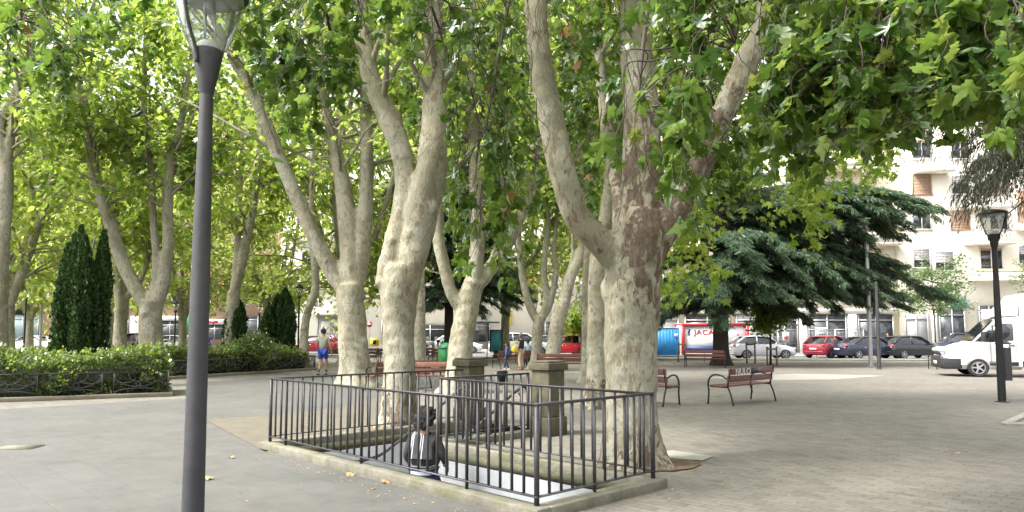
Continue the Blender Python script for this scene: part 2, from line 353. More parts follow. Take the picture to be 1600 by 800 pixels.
sheet('concrete_patch', [[G(1030, 706), G(1052, 705), G(1114, 714), G(1098, 721), G(1040, 716)]], .012, M['slab'])
rd = [(-200, 60), (-14, 50), (6, 44), (60, 41.5), (200, 41.5), (200, 900), (-200, 900)]
sheet('road', [rd], .006, M['asphalt'])
kb = MB()
for a, b in zip(rd[:4], rd[1:5]): kb.bar((a[0], a[1], .06), (b[0], b[1], .06), .3, .12)
tag(kb.build('road_kerb', M['slab']), kind='structure')
sheet('pavement', [[(-200, 76), (-10, 66), (12, 51.5), (200, 50.5), (200, 60), (-200, 90)]], .03, M['slab'])
# the well: kerb ring, mossy upper wall, panel walls, stairs
def ring(mb, ins, out, z0, z1):                    # L-shaped band between two outlines
    pass
kerbs = MB()
def kbar(mb, a, b, w, z0, z1): 
    A, B = W(*a), W(*b); mb.bar((A.x, A.y, (z0+z1)/2), (B.x, B.y, (z0+z1)/2), w, z1-z0)
kw = K + .07; kc = (K - .07)/2
kt = .10
kbar(kerbs, (-K, -kc), (LU+K, -kc), kw, -.02, kt)
kbar(kerbs, (-kc, .07), (-kc, LV+K), kw, -.02, kt-.003)
kbar(kerbs, (.07, LV+kc), (EU+.07, LV+kc), kw, -.02, kt-.001)
kbar(kerbs, (EU+kc*0-.02, LV+K), (EU-.02, PV-.35), kw, -.02, kt-.002)
kbar(kerbs, (LU+kc, .07), (LU+kc, PV-.35), kw, -.02, kt-.002)
kerbs.build('kerb', M['kerb'], bevel=.012)
well = bpy.data.objects['kerb']; well.name = 'stairwell_kerb'; tag(well, kind='structure')
wt, wp = MB(), MB()
zl = -1.05; zb = -4.2
def wall(mb, a, b, z0, z1, off):                   # a wall face just behind the opening's edge
    A, B = W(*a), W(*b); d = (B-A).normalized(); n = Vector((d.y, -d.x, 0))*off
    mb.bar((A.x+n.x, A.y+n.y, (z0+z1)/2), (B.x+n.x, B.y+n.y, (z0+z1)/2), abs(off)*2, z1-z0)
edges = [((.07, .07), (LU-.07, .07), 1), ((LU-.07, .07), (LU-.07, PV+.3), 1), ((EU+.07, PV+.3), (EU+.07, LV-.07), 1), ((EU+.07, LV-.07), (.07, LV-.07), 1), ((.07, LV-.07), (.07, .07), 1)]
cen = W(2.6, .9)
for a, b, _ in edges:
    A, B = W(*a), W(*b); d = (B-A).normalized(); n = Vector((d.y, -d.x, 0))
    ref = W(4.4, 2.5) if (a[1] > PV or b[1] > PV) else cen
    sgn = 1 if n.dot(((A+B)/2) - ref) > 0 else -1
    wall(wt, a, b, -.13, -.003, .06*sgn); wall(wp, a, b, zb, -.133, .058*sgn)
tag(wt.build('stairwell_wall_top', M['moss']), kind='structure'); tag(wp.build('stairwell_wall', M['panel']), kind='structure')
stp = MB()
nst = 7; run = .30; rise = 1.05/nst
for i in range(nst):                                # from the pillars down to the landing
    v1 = PV+.1 - i*run; A = W(EU+.1, v1 - run/2); B = W(LU-.1, v1 - run/2); z = -rise*(i+1)
    stp.bar((A.x, A.y, z-.3), (B.x, B.y, z-.3), run-.004, .6)
A = W(2.705, (.08 + PV+.1-nst*run)/2); B = W(LU-.08, (.08 + PV+.1-nst*run)/2); wd = PV+.1-nst*run-.09
stp.bar((A.x, A.y, zl-.16), (B.x, B.y, zl-.16), wd, .3)
for i in range(11):
    u1 = 2.70 - i*run; A = W(u1-run/2, .09); B = W(u1-run/2, LV-.09); z = zl - .02 - .16*(i+1)
    stp.bar((A.x, A.y, z-.5), (B.x, B.y, z-.5), run-.004, 1.0)
tag(stp.build('stairs', M['step']), kind='structure')
sheet('stairwell_floor', [[W(.05, .05), W(LU, .05), W(LU, LV), W(.05, LV)]], -4.1, M['step'])
# railings: each straight run is a railing with rails, posts and bars
RH = .98
def railing(label, a, b, zt=RH, posts=(0, 1), skip_end=False):
    A, B = W(*a), W(*b); d = B - A; L = d.length; d.normalize(); ang = math.atan2(d.y, d.x)
    r = empty('railing', (A.x, A.y, kt), ang); tag(r, label, 'railing', 'railings round the stairwell')
    h = zt - kt
    m = MB(); m.bar((-.02, 0, h), (L+.02, 0, h), .042, .012); m.bar((-.02, 0, h-.012), (L+.02, 0, h-.012), .024, .018); m.build('top_rail', M['metal'], r)
    m = MB(); m.bar((-.02, 0, .075), (L+.02, 0, .075), .038, .014); m.build('bottom_rail', M['metal'], r)
    n = max(2, round(L/.16)); m = MB()
    rng = random.Random(int(L*1000))
    for i in range(1, n):
        x = L*i/n + rng.uniform(-.003, .003)
        big = i % 12 == 6
        m.bar((x, 0, .0 if big else .075), (x+rng.uniform(-.004, .004), 0, h-.01), .02 if not big else .034, .02 if not big else .012)
    m.build('balusters', M['metal'], r)
    for t in posts:
        MB().bar((L*t, 0, -.005), (L*t, 0, h-.004), .034, .034).build('post', M['metal'], r)
    return r
railing('long dark iron railing on the near side of the stairwell, with the front left corner', (0, 0), (LU, 0), posts=(0,))
railing('short dark iron railing at the right end of the stairwell beside the big plane trunk', (0, LV), (0, 0), zt=RH+.003, posts=(0,))
railing('iron railing on the far side of the stairwell, behind the striped cardigan person', (EU, LV), (0, LV), zt=RH-.003, posts=(0,))
railing('dark iron railing leading back from the inner corner to the right mossy pillar', (EU, LV), (EU, PV-.35), zt=RH+.004, posts=(1,))
railing('dark iron railing leading back from the left corner to the left mossy pillar', (LU, 0), (LU, PV-.35), zt=RH+.006, posts=(0, 1))
def handrail(label, u, side):
    r = empty('handrail', W(u, PV-.2)); tag(r, label, 'handrail', 'sloping handrails of the stair')
    o = W(u, PV-.2)
    L = lambda v, z: tuple(W(u+side*.09, v, z) - o)
    pts = [L(PV-.2, .72), L(PV-.45, .70), L(2.0, -.13), L(1.55, -.30), L(.9, -.32)] if side < 0 else [L(PV-.2, .72), L(PV-.45, .70), L(2.15, -.05), L(1.95, -.15)]
    MB().tube(crom(pts, 5), .024, 8).build('rail', M['metal'], r, smooth=True)
    for v, z in ((PV-.4, .66), (2.6, .16)):
        MB().bar(L(v, z), tuple(W(u, v, z-.09) - o), .018, .018).build('bracket', M['metal'], r)
    return r
handrail('sloping iron handrail going down the left side of the stair from the left pillar', LU-.07, -1)
handrail('sloping iron handrail going down the right side of the stair from the right pillar', EU+.07, 1)
g = empty('gate', W(EU+.03, PV-.9, kt)); tag(g, 'open narrow dark metal gate leaf standing before the right mossy pillar', 'gate')
gm = MB(); dv = V_
for t in (0, .2): q = dv*t + U*.10; gm.bar((q.x, q.y, 0), (q.x, q.y, .92), .045, .045)
gm.build('frame', M['blackmetal'], g)
q = U*.10 + dv*.1; MB().box((q.x, q.y, .82), (.2, .03, .22), math.atan2(V_.y, V_.x)).build('plate', M['blackmetal'], g)
def pillar(px, label, u):
    c = W(u, PV); r = empty('gate_pillar', (c.x, c.y, 0), math.atan2(V_.y, V_.x)); tag(r, label, 'pillar', 'pillars at the head of the stair')
    MB().box((0, 0, .14), (.44, .44, .30)).build('base', M['pillar'], r, bevel=.02)
    m = MB(); m.box((0, 0, .66), (.38, .38, .74)); m.build('shaft', M['pillar'], r, bevel=.02)
    m = MB(); m.box((0, 0, 1.085), (.46, .46, .12)); m.box((0, 0, 1.16), (.40, .40, .03)); m.build('cap', M['pillar'], r, bevel=.012)
pillar(735, 'left mossy concrete pillar with flat cap at the head of the stair', LU+.20)
pillar(855, 'right mossy concrete pillar with flat cap at the head of the stair', EU-.11)

# ================================================================ foliage and trees
T_KITE = (np.array([(0,0,0),(.34,.42,.05),(0,1,-.06),(-.34,.42,.05)]), [np.array([(0,1,2),(0,2,3)])])
T_MID = (np.array([(0,0,0),(.46,.20,-.04),(.20,.38,.0),(.48,.60,-.08),(.14,.62,0),(0,1,-.12),(-.14,.62,0),(-.48,.60,-.08),(-.20,.38,0),(-.46,.20,-.04),(0,.35,.06)]),
         [np.array([(10,0,1,2),(10,2,3,4),(10,4,5,6),(10,6,7,8),(10,8,9,0)])])
_h = [(0,0),(.10,-.05),(.34,-.02),(.27,.10),(.36,.17),(.25,.22),(.40,.33),(.58,.40),(.44,.50),(.40,.62),(.20,.52),(.20,.68),(.13,.74),(.09,.88),(0,1.02)]
_o = _h + [(-x, y) for x, y in _h[1:-1]][::-1]
T_NEAR = (np.array([(x, y, -.32*abs(x)**1.3 - .20*y*y + .07*math.sin(9*x+5*y) + (.05 if abs(x) > .3 else 0)) for x, y in _o] + [(0, .32, .03)]),
          [np.array([(len(_o), i, (i+1) % len(_o)) for i in range(len(_o))])])
T_NEEDLE = (np.array([(-.05,0,0),(.05,0,0),(.035,1,-.1),(-.035,1,-.1)]), [np.array([(0,1,2,3)])])
def leaves(pos, size, tmpl, rng, droop=(-60, 10), axis=None, spread=1.0, tint=(0, 1), updir=.9):
    n = len(pos); az = rng.uniform(0, 2*PI, n); el = np.radians(rng.uniform(droop[0], droop[1], n))
    a = np.stack([np.cos(az)*np.cos(el), np.sin(az)*np.cos(el), np.sin(el)], 1)
    if axis is not None: a = a*spread + axis; a /= np.linalg.norm(a, axis=1)[:, None]
    up = rng.normal(0, .55, (n, 3)); up[:, 2] += updir
    s = np.cross(a, up); s /= np.linalg.norm(s, axis=1)[:, None] + 1e-9; nn = np.cross(s, a)
    sz = rng.uniform(.6, 1.3, n)*size
    tv = tmpl[0]; k = len(tv)
    curl = rng.uniform(.3, 2.2, n)
    v = pos[:, None, :] + sz[:, None, None]*(tv[None, :, 0:1]*s[:, None, :] + tv[None, :, 1:2]*a[:, None, :] + (tv[None, :, 2:3]*curl[:, None, None])*nn[:, None, :])
    fs = []; ft = []
    tt = tint[0] + (tint[1]-tint[0])*rng.beta(1.7, 1.9, n); tt[rng.uniform(0, 1, n) < .004] = 1.0
    for f in tmpl[1]:
        fs.append((f[None, :, :] + (np.arange(n)*k)[:, None, None]).reshape(-1, f.shape[1])); ft.append(np.repeat(tt, len(f)))
    return v.reshape(-1, 3), fs, np.concatenate(ft)
def leaf_obj(name, parts, mat, parent, smooth=None):
    m = MB(); T = []
    for v, fs, t in parts: m.add(v, fs); T.append(t)
    return m.build(name, mat, parent, tint=np.concatenate(T), smooth=smooth)
def resample(pts, rad, k=5):
    q = crom([(*p, r) for p, r in zip(pts, rad)], k); return q[:, :3], np.maximum(q[:, 3], .012)
def unit(v): return v/(np.linalg.norm(v) + 1e-9)
def grow(limbs, rng, zmin, nsec, lsec, nter=7, nleaf=14, lter=(.5, 1.2), elev=(0, 45), droop=.35, bias=None, jit=.16, rmin=.012):
    """secondary and tertiary branches off the limbs -> tubes, leaf positions, leaf axes"""
    tubes, LP, LA = [], [], []
    for (pts, rad) in limbs:
        ok = [i for i in range(1, len(pts)) if pts[i][2] > zmin]
        if not ok: continue
        for _ in range(nsec):
            i = rng.choice(ok); p = pts[i]; d0 = unit(pts[i] - pts[i-1])
            az = rng.uniform(0, 2*PI); el = math.radians(rng.uniform(*elev))
            d = np.array((math.cos(az)*math.cos(el), math.sin(az)*math.cos(el), math.sin(el)))
            if bias is not None: d = d + np.array(bias)*rng.uniform(0, 1)
            d = unit(d + d0*.35); L = rng.uniform(*lsec); r0 = min(max(rad[i]*.4, .02), .06)*min(1, L/2.5+.3)
            sp = []; q = p.copy(); dd = d.copy(); ns = 7
            for s in range(ns):
                sp.append(q.copy()); dd = unit(dd + np.array((0, 0, -droop*s/ns*.5)) + rng.normal(0, .10, 3)); q = q + dd*L/(ns-1)
            sp = np.array(sp); tubes.append((sp, np.linspace(r0, .012, ns), 5))
            for j in range(nter):
                t = rng.uniform(.25, 1.0)*(ns-1); k = min(int(t), ns-2); b = sp[k] + (sp[k+1]-sp[k])*(t-k)
                td = unit(unit(sp[k+1]-sp[k])*.7 + rng.normal(0, .6, 3) + np.array((0, 0, -droop*.6))); tl = rng.uniform(*lter)
                e1 = b + td*tl*.5; td2 = unit(td + np.array((0, 0, -droop))); e2 = e1 + td2*tl*.5
                tubes.append((np.array([b, e1, e2]), np.array([.012, .008, .004]), 3))
                u = rng.uniform(.1, 1.05, nleaf)[:, None]
                c = np.where(u < .5, b + (e1-b)*u*2, e1 + (e2-e1)*(u-.5)*2) + rng.normal(0, jit, (nleaf, 3))
                LP.append(c); LA.append(np.repeat(td2[None], nleaf, 0))
    if not LP: return tubes, np.zeros((0, 3)), np.zeros((0, 3))
    return tubes, np.concatenate(LP), np.concatenate(LA)
def trunk_mesh(limbs, tubes, base, voxel, flare=1.5, seed=0, lumps=(), sides=18):
    """limbs are fused into one skin by a voxel remesh, thin branches are added as tubes"""
    rng = np.random.default_rng(seed); m = MB()
    for (pts, rad) in limbs:
        ph = rng.uniform(0, 6, 6)
        def wob(mm, n, rr, ph=ph):
            i = np.arange(mm)[:, None]; j = np.arange(n)[None, :]*2*PI/n
            return 1 + .05*np.sin(2*j+ph[0]+i*.25) + .035*np.sin(3*j+ph[1]-i*.4) + .025*np.sin(i*.9+ph[2]+j)
        m.tube(pts - base, rad, sides, True, wob)
    for (pts, rad) in (limbs if voxel and voxel < .06 else []):   # knots and old branch scars
        L = np.concatenate([[0], np.cumsum(np.linalg.norm(np.diff(pts, axis=0), axis=1))])
        for s in np.arange(rng.uniform(.2, .8), L[-1], .55):
            i = min(np.searchsorted(L, s), len(pts)-1); r0 = rad[i]
            if r0 < voxel*1.6: continue
            v = rng.normal(0, 1, 3); v[2] *= .3; v = unit(v); k = rng.uniform(.30, .52); m.ball(tuple(pts[i] + v*r0*(1.02-k*.62) - base), (r0*k, r0*k, r0*k*rng.uniform(.9, 1.8)), 8, 6)
    for (c, r) in lumps: m.ball(tuple(np.array(c) - base), r, 14, 10)
    me = m.mesh('tmp'); o = bpy.data.objects.new('tmp', me); COL.objects.link(o)
    if voxel:
        md = o.modifiers.new('r', 'REMESH'); md.mode = 'VOXEL'; md.voxel_size = voxel
        sm = o.modifiers.new('s', 'SMOOTH'); sm.factor = .5; sm.iterations = 5
    ev = o.evaluated_get(bpy.context.evaluated_depsgraph_get()); em = ev.to_mesh()
    co = np.empty(len(em.vertices)*3, np.float32); em.vertices.foreach_get('co', co); co = co.reshape(-1, 3).astype(float)
    tot = np.empty(len(em.polygons), np.int32); em.polygons.foreach_get('loop_total', tot)
    li = np.empty(len(em.loops), np.int32); em.loops.foreach_get('vertex_index', li)
    ev.to_mesh_clear(); bpy.data.objects.remove(o)
    # roots and flare: swell the foot unevenly
    z = co[:, 2]; sel = z < .9
    if flare > 1:
        cx, cy_ = co[z < 1.2, 0].mean(), co[z < 1.2, 1].mean()
        a = np.arctan2(co[:, 1]-cy_, co[:, 0]-cx); k = np.clip(1 - z/.9, 0, 1.3)**2.2*(flare-1)*(1+.35*np.sin(5*a+seed)+.2*np.sin(9*a+1))
        co[sel, 0] = cx + (co[sel, 0]-cx)*(1+k[sel]); co[sel, 1] = cy_ + (co[sel, 1]-cy_)*(1+k[sel])
    # ripples
    co[:, :2] += (.006*np.sin(co[:, 2:3]*9+co[:, :1]*14) + .005*np.sin(co[:, 2:3]*23+co[:, 1:2]*20))*np.sign(co[:, :2]-co[:, :2].mean(0))*.8
    out = MB(); st = np.concatenate([[0], np.cumsum(tot)[:-1]]); fs = []
    for kk in np.unique(tot):
        s = st[tot == kk]; fs.append(li[s[:, None] + np.arange(kk)[None, :]])
    out.add(co, fs)
    for (p, r, n) in tubes: out.tube(p - base, r, n, False)
    return out
CLEAR = []
def see_limbs(limbs_px, prob, pad=.03):             # limbs the photo shows bare: leaves nearer than the limb are thinned along it
    for L, p in zip(limbs_px, prob):
        q = [(x[0], x[1], x[2], x[3]/x[2]*FPX + pad*FPX/x[2]) for x in L if x[0] != 'w']
        if p and len(q) > 1: CLEAR.append((np.array(q), p))
def thin(lp, la, rng):
    x, y, d = proj(lp); k = np.ones(len(lp), bool)
    for q, p in CLEAR:
        for a, b in zip(q, q[1:]):
            ex, ey = b[0]-a[0], b[1]-a[1]; t = np.clip(((x-a[0])*ex + (y-a[1])*ey)/(ex*ex+ey*ey+1e-6), 0, 1)
            dist = np.hypot(x-a[0]-ex*t, y-a[1]-ey*t); k &= ~((dist < a[3]+(b[3]-a[3])*t) & (d < a[2]+.1) & (d > .3) & (rng.uniform(0, 1, len(x)) < p))
    return lp[k], la[k]
def tree(name, label, limbs_px, bark, leafm, zmin, nsec, lsec, seed, tmpl, lsize, flare=1.45, voxel=.045, extra=None, group=None,
         nter=7, nleaf=14, cat='tree', tint=(0, 1), base=None, lumps=(), droop=.35, elev=(0, 45), sides=18, keep=None, jit=.16):
    """limbs_px: list of [(px, py, Y, radius), ...]; the first is the trunk from the ground up"""
    rng = np.random.default_rng(seed); limbs = []
    for L in limbs_px:
        pts = [np.array(q[1:4], float) if q[0] == 'w' else np.array(P(*q[:3])) for q in L]
        limbs.append(resample(pts, [q[-1] for q in L]))
    b0 = limbs[0][0][0].copy(); b0[2] = 0
    grown = limbs[1:] if len(limbs) > 1 else limbs
    tubes, lp, la = grow(grown, rng, zmin, nsec, lsec, nter, nleaf, droop=droop, elev=elev, jit=jit)
    if extra:
        t2, l2, a2 = extra; lp = np.concatenate([lp, l2]); la = np.concatenate([la, a2])
    if keep is not None: k = keep(lp); lp, la = lp[k], la[k]
    lp, la = thin(lp, la, rng)
    e = empty(name, tuple(b0)); tag(e, label, cat, group)
    if extra and extra[0]:
        mb = MB(); [mb.tube(p - b0, r, n, False) for p, r, n in extra[0]]; mb.build('boughs', M['twig'], e, smooth=True)
    trunk_mesh(limbs, tubes, b0, voxel, flare, seed, lumps, sides).build('trunk', bark, e, smooth=True)
    if len(lp): leaf_obj('crown', [leaves(lp - b0, lsize, tmpl, rng, axis=la, spread=1.6, tint=tint)], leafm, e)
    return e, limbs
def proj(p):                                        # world points -> picture coordinates, to keep foliage clear of what the photo shows open
    x, y, z = p[:, 0], p[:, 1], p[:, 2]-CAMZ
    d = y*CP + z*SP; u = -y*SP + z*CP
    return 800 + FPX*x/np.maximum(d, .1), 440 - FPX*u/np.maximum(d, .1), d
def g0(px, Y, r):                                   # trunk foot on the ground under picture column px
    q = P(px, 600, Y); return ('w', q.x, Y, -.1, r)
T1 = [[g0(990, 8.85, .40), (990, 690, 8.85, .345), (986, 600, 8.85, .32), (986, 500, 8.85, .325), (990, 430, 8.85, .34), (998, 370, 8.85, .36), (1004, 330, 8.85, .31)],
      [(985, 430, 8.85, .20), (945, 385, 8.8, .19), (905, 345, 8.7, .17), (885, 290, 8.6, .165), (868, 220, 8.6, .16), (848, 120, 8.6, .15), (838, 20, 8.6, .14), (835, -120, 8.7, .13), (820, -330, 8.9, .11), (780, -700, 9.5, .07)],
      [(1002, 380, 8.85, .24), (1003, 300, 8.9, .25), (1002, 200, 8.95, .235), (996, 100, 9.0, .22), (992, 0, 9.0, .19), (990, -150, 9.2, .16), (1000, -400, 9.6, .12), (1010, -800, 10, .06)],
      [(1010, 400, 8.85, .22), (1050, 340, 8.7, .17), (1092, 262, 8.5, .15), (1128, 180, 8.3, .14), (1165, 100, 8.2, .135), (1192, 40, 8.1, .12), (1207, -40, 8.0, .12), (1240, -200, 8.0, .10), (1300, -500, 8.2, .06)],
      [(992, 430, 8.85, .22), (975, 370, 8.95, .16), (972, 320, 9.4, .12), (955, 240, 10, .10), (940, 130, 10.5, .09), (920, -100, 11, .06)]]
T2 = [[g0(624, 12.4, .36), (624, 640, 12.4, .30), (624, 560, 12.4, .285), (623, 500, 12.4, .29), (624, 450, 12.4, .34), (630, 415, 12.4, .31)],
      [(622, 455, 12.4, .24), (608, 430, 12.4, .21), (614, 390, 12.4, .19), (630, 320, 12.5, .19), (632, 260, 12.5, .19), (612, 195, 12.5, .21), (588, 145, 12.5, .17), (572, 80, 12.5, .15), (568, 0, 12.6, .14), (560, -200, 12.8, .10), (540, -500, 13.5, .05)],
      [(628, 450, 12.4, .26), (645, 400, 12.4, .28), (658, 340, 12.4, .29), (674, 260, 12.3, .27), (680, 200, 12.2, .23), (680, 100, 12.2, .21), (679, 0, 12.2, .20), (685, -200, 12.2, .14), (690, -600, 12.5, .06)]]
T3 = [[g0(560, 22.0, .56), (556, 580, 22.0, .47), (551, 530, 22, .43), (548, 480, 22, .43), (546, 445, 22, .43)],
      [(545, 455, 22, .30), (520, 425, 22, .30), (492, 372, 21.8, .26), (462, 305, 21.6, .22), (432, 235, 21.5, .20), (398, 150, 21.5, .18), (362, 85, 21.5, .16), (320, 0, 21.5, .13), (280, -90, 21.5, .07)],
      [(548, 465, 22, .34), (548, 400, 22, .32), (540, 320, 22, .28), (525, 240, 22, .22), (505, 150, 22, .18), (485, 60, 22, .15), (470, -80, 22, .08)],
      [(552, 460, 22, .30), (565, 390, 22, .27), (572, 300, 22, .22), (573, 200, 22, .20), (570, 90, 22, .17), (575, -60, 22, .1)]]
T4 = [[g0(712, 19.5, .40), (716, 600, 19.5, .36), (722, 530, 19.5, .34), (733, 470, 19.5, .32), (740, 440, 19.5, .30)],
      [(728, 490, 19.5, .2), (708, 462, 19.4, .18), (692, 410, 19.3, .17), (684, 350, 19.3, .16), (692, 260, 19.2, .14), (690, 150, 19.2, .12), (680, -50, 19, .08)],
      [(738, 455, 19.5, .24), (746, 380, 19.5, .22), (744, 300, 19.5, .20), (742, 200, 19.5, .18), (738, 80, 19.5, .15), (740, -100, 19.5, .08)],
      [(742, 450, 19.5, .2), (765, 425, 19.6, .16), (800, 370, 19.8, .15), (828, 300, 20, .14), (842, 240, 20, .13), (855, 120, 20, .1), (870, -60, 20, .06)],
      [(744, 445, 19.5, .17), (775, 395, 20.5, .12), (790, 310, 21, .11), (768, 180, 21, .08)]]
T5 = [[g0(934, 15.6, .30), (935, 590, 15.6, .25), (935, 500, 15.6, .24), (936, 420, 15.6, .22), (942, 350, 15.6, .2)],
      [(938, 400, 15.6, .18), (952, 310, 15.6, .17), (960, 200, 15.6, .15), (965, 60, 15.6, .1)], [(938, 400, 15.6, .16), (915, 330, 15.8, .13), (905, 200, 16, .11), (905, 40, 16, .07)]]
T6 = [[g0(838, 33, .33), (838, 560, 33, .27), (840, 520, 33, .26), (843, 495, 33, .26)], [(842, 505, 33, .22), (828, 480, 33, .2), (818, 440, 33, .18), (812, 390, 33, .15), (806, 300, 33, .12), (800, 180, 33, .07)],
      [(844, 505, 33, .2), (854, 470, 33, .18), (850, 420, 33, .15), (856, 350, 33, .13), (862, 200, 33, .08)], [(845, 500, 33, .16), (858, 480, 33, .15), (868, 430, 33, .15), (866, 380, 33, .12), (880, 260, 33, .08)]]
T7 = [[g0(862, 31, .38), (863, 560, 31, .31), (872, 500, 31, .32), (882, 470, 31, .27)], [(880, 480, 31, .26), (892, 430, 31, .24), (908, 390, 31, .2), (912, 320, 31, .14), (905, 220, 31, .08)],
      [(878, 485, 31, .2), (884, 440, 31, .15), (895, 395, 31, .1), (890, 300, 31, .07)]]
T8 = [[g0(236, 26, .50), (236, 540, 26, .42), (236, 490, 26, .42), (238, 470, 26, .40)],
      [(236, 485, 26, .3), (215, 455, 26, .27), (190, 405, 26, .24), (172, 350, 26, .22), (152, 285, 26, .19), (142, 220, 26, .17), (128, 150, 26, .14), (118, 90, 26, .12), (100, -40, 26, .07)],
      [(240, 485, 26, .28), (255, 440, 26, .24), (262, 390, 26, .20), (262, 310, 26, .19), (268, 250, 26, .15), (285, 180, 26, .12), (300, 80, 26, .08)],
      [(238, 480, 26, .24), (245, 420, 26, .16), (240, 350, 26, .14), (236, 260, 26, .12), (225, 160, 26, .10), (228, 40, 26, .07)]]
T10 = [[g0(186, 36, .36), (188, 520, 36, .33), (190, 470, 36, .34), (185, 430, 36, .30)], [(186, 440, 36, .26), (180, 380, 36, .2), (178, 300, 36, .16), (175, 150, 36, .08)], [(192, 470, 36, .2), (218, 440, 36, .15), (235, 380, 36, .13), (232, 250, 36, .08)]]
T11 = [[g0(-2, 24, .30), (-2, 500, 24, .27), (0, 420, 24, .25), (6, 340, 24, .23), (10, 260, 24, .2), (0, 200, 24, .16), (30, 130, 24, .12), (60, 40, 24, .08)], [(8, 280, 24, .14), (25, 170, 24, .12), (60, 60, 24, .07)]]
T12 = [[g0(362, 34, .36), (362, 500, 34, .30), (366, 455, 34, .28)], [(364, 465, 34, .24), (378, 410, 34, .22), (392, 340, 34, .19), (405, 250, 34, .16), (412, 120, 34, .1)], [(364, 465, 34, .2), (370, 400, 34, .17), (375, 300, 34, .13), (380, 170, 34, .1)]]
T13 = [[g0(474, 33, .26), (476, 520, 33, .2), (480, 490, 33, .19), (492, 455, 33, .18), (492, 410, 33, .17), (486, 360, 33, .15), (488, 250, 33, .12), (490, 120, 33, .06)]]
T14 = [[g0(655, 30, .3), (656, 530, 30, .26), (655, 440, 30, .24), (650, 350, 30, .2), (655, 200, 30, .14), (650, 60, 30, .07)]]
T15 = [[g0(918, 24, .28), (918, 540, 24, .2), (918, 450, 24, .19), (921, 380, 24, .17), (925, 250, 24, .12), (930, 100, 24, .07)]]
see_limbs(T1, (1, .97, .72, .45, 0), .06); see_limbs(T2, (1, .93, .93)); see_limbs(T3, (1, .93, .8, .8), .06); see_limbs(T4, (1, .7, .85, .6, 0), .05); see_limbs(T5, (1, .3, 0)); see_limbs(T6, (1, .7, .7, .7)); see_limbs(T7, (1, .8, .6))
see_limbs(T8, (1, .85, .8, .6), .08); see_limbs(T10, (1, .5, .3)); see_limbs(T11, (.8,)); see_limbs(T12, (1, .6, .4)); see_limbs(T13, (.8,)); see_limbs(T14, (.6,))
def sprays(rng, zones, root, tsz=(.5, .95), nl=(9, 15), jit=.09):
    """hanging twigs inside picture zones (px0,py0,px1,py1,depth0,depth1,count), each fed by a bough that comes down from the tree's root point"""
    tubes, LP, LA = [], [], []
    root = np.array(root, float)
    for (x0, y0, x1, y1, d0, d1, n, *shape) in zones:
        c = np.array(P((x0+x1)/2, y0-40, (d0+d1)/2)); 
        nb = max(1, n//14); tips = []
        for b in range(nb):
            e = np.array(P(rng.uniform(x0, x1), rng.uniform(y0-60, y0+(y1-y0)*.3), rng.uniform(d0, d1)))
            mid = (root+e)/2 + np.array((0, 0, .5)) + rng.normal(0, .15, 3)
            bp = crom([root, mid, e + np.array((0, 0, .25)), e], 6); tubes.append((bp, np.linspace(.03, .008, len(bp)), 6)); tips.append(bp[len(bp)//2:])
        allp = np.concatenate(tips)
        for k in range(n):
            u, v = rng.uniform(0, 1), rng.beta(1.1, 1.3)
            if shape: v *= shape[0](u)
            dpt = rng.uniform(d0, d1); p = np.array(P(x0+(x1-x0)*u, y0+(y1-y0)*v, dpt)); tl = rng.uniform(*tsz)
            j = np.argmin(np.linalg.norm(allp - p - np.array((0, 0, .4)), axis=1)); a = allp[j]
            q0 = p + np.array((rng.normal(0, .1), rng.normal(0, .1), tl*.5)); q1 = p + np.array((rng.normal(0, .12), rng.normal(0, .12), -tl*.5))
            mid = (a + q0)/2 + np.array((0, 0, .12)) + rng.normal(0, .05, 3)
            if np.linalg.norm(a-q0) > .9: a = q0 + (a-q0)/np.linalg.norm(a-q0)*.5; mid = (a+q0)/2
            tw = crom([a, mid, q0, p, q1], 4); tubes.append((tw, np.linspace(.006, .002, len(tw)), 4))
            m = rng.integers(*nl); t = rng.uniform(.55, 1, m)*(len(tw)-1); ii = np.minimum(t.astype(int), len(tw)-2)
            LP.append(tw[ii] + (tw[ii+1]-tw[ii])*(t-ii)[:, None] + rng.normal(0, jit*.5, (m, 3)))
            LA.append(np.tile(unit(q1-q0)*.5, (m, 1)) + rng.normal(0, .3, (m, 3)))
    return tubes, np.concatenate(LP), np.concatenate(LA)
rs = np.random.default_rng(5)
# --- the big plane tree by the railing
def keep1(lp):
    x, y, d = proj(lp)
    front = d < 8.7
    return ~((y > -40) & (y < 800) & (d < 7.6)) & ~((y > 300) & (d < 30)) & ~((x > 1250) & (y > 150)) & ~((x > 1010) & (y > 215) & (d < 13))
z1 = [(975, 40, 1180, 240, 4.4, 6.2, 26), (965, 150, 1110, 290, 4.6, 5.4, 9), (690, -20, 850, 330, 6.2, 8.2, 70), (700, 250, 830, 400, 6.4, 8, 22), (640, -30, 720, 90, 6, 7.5, 14),
      (870, 60, 980, 330, 9.4, 12, 60), (850, -20, 980, 90, 7, 9, 14), (1040, -20, 1210, 160, 9.3, 12, 46), (1060, 150, 1200, 330, 10.5, 13, 34)]
ex = sprays(rs, z1, P(960, -260, 7.6))
near_l, near_a = thin(ex[1], ex[2], rs)
tree('plane_tree', 'large plane tree with brown forked bark at the right end of the stairwell railing', T1, M['bark1'], M['leaf_mid'], 5.6, 22, (1.5, 4), 11,
     T_MID, .17, flare=1.27, voxel=.03, extra=(ex[0], np.zeros((0, 3)), np.zeros((0, 3))), keep=keep1, group='plane trees in the square', sides=24, nleaf=15)
t1e = bpy.data.objects['plane_tree']; b_ = np.array(t1e.location)
leaf_obj('hanging_leaves', [leaves(near_l - b_, .135, T_NEAR, rs, axis=near_a, spread=1.3, droop=(-75, 15), tint=(0, .8))], M['leaf_near'], t1e)
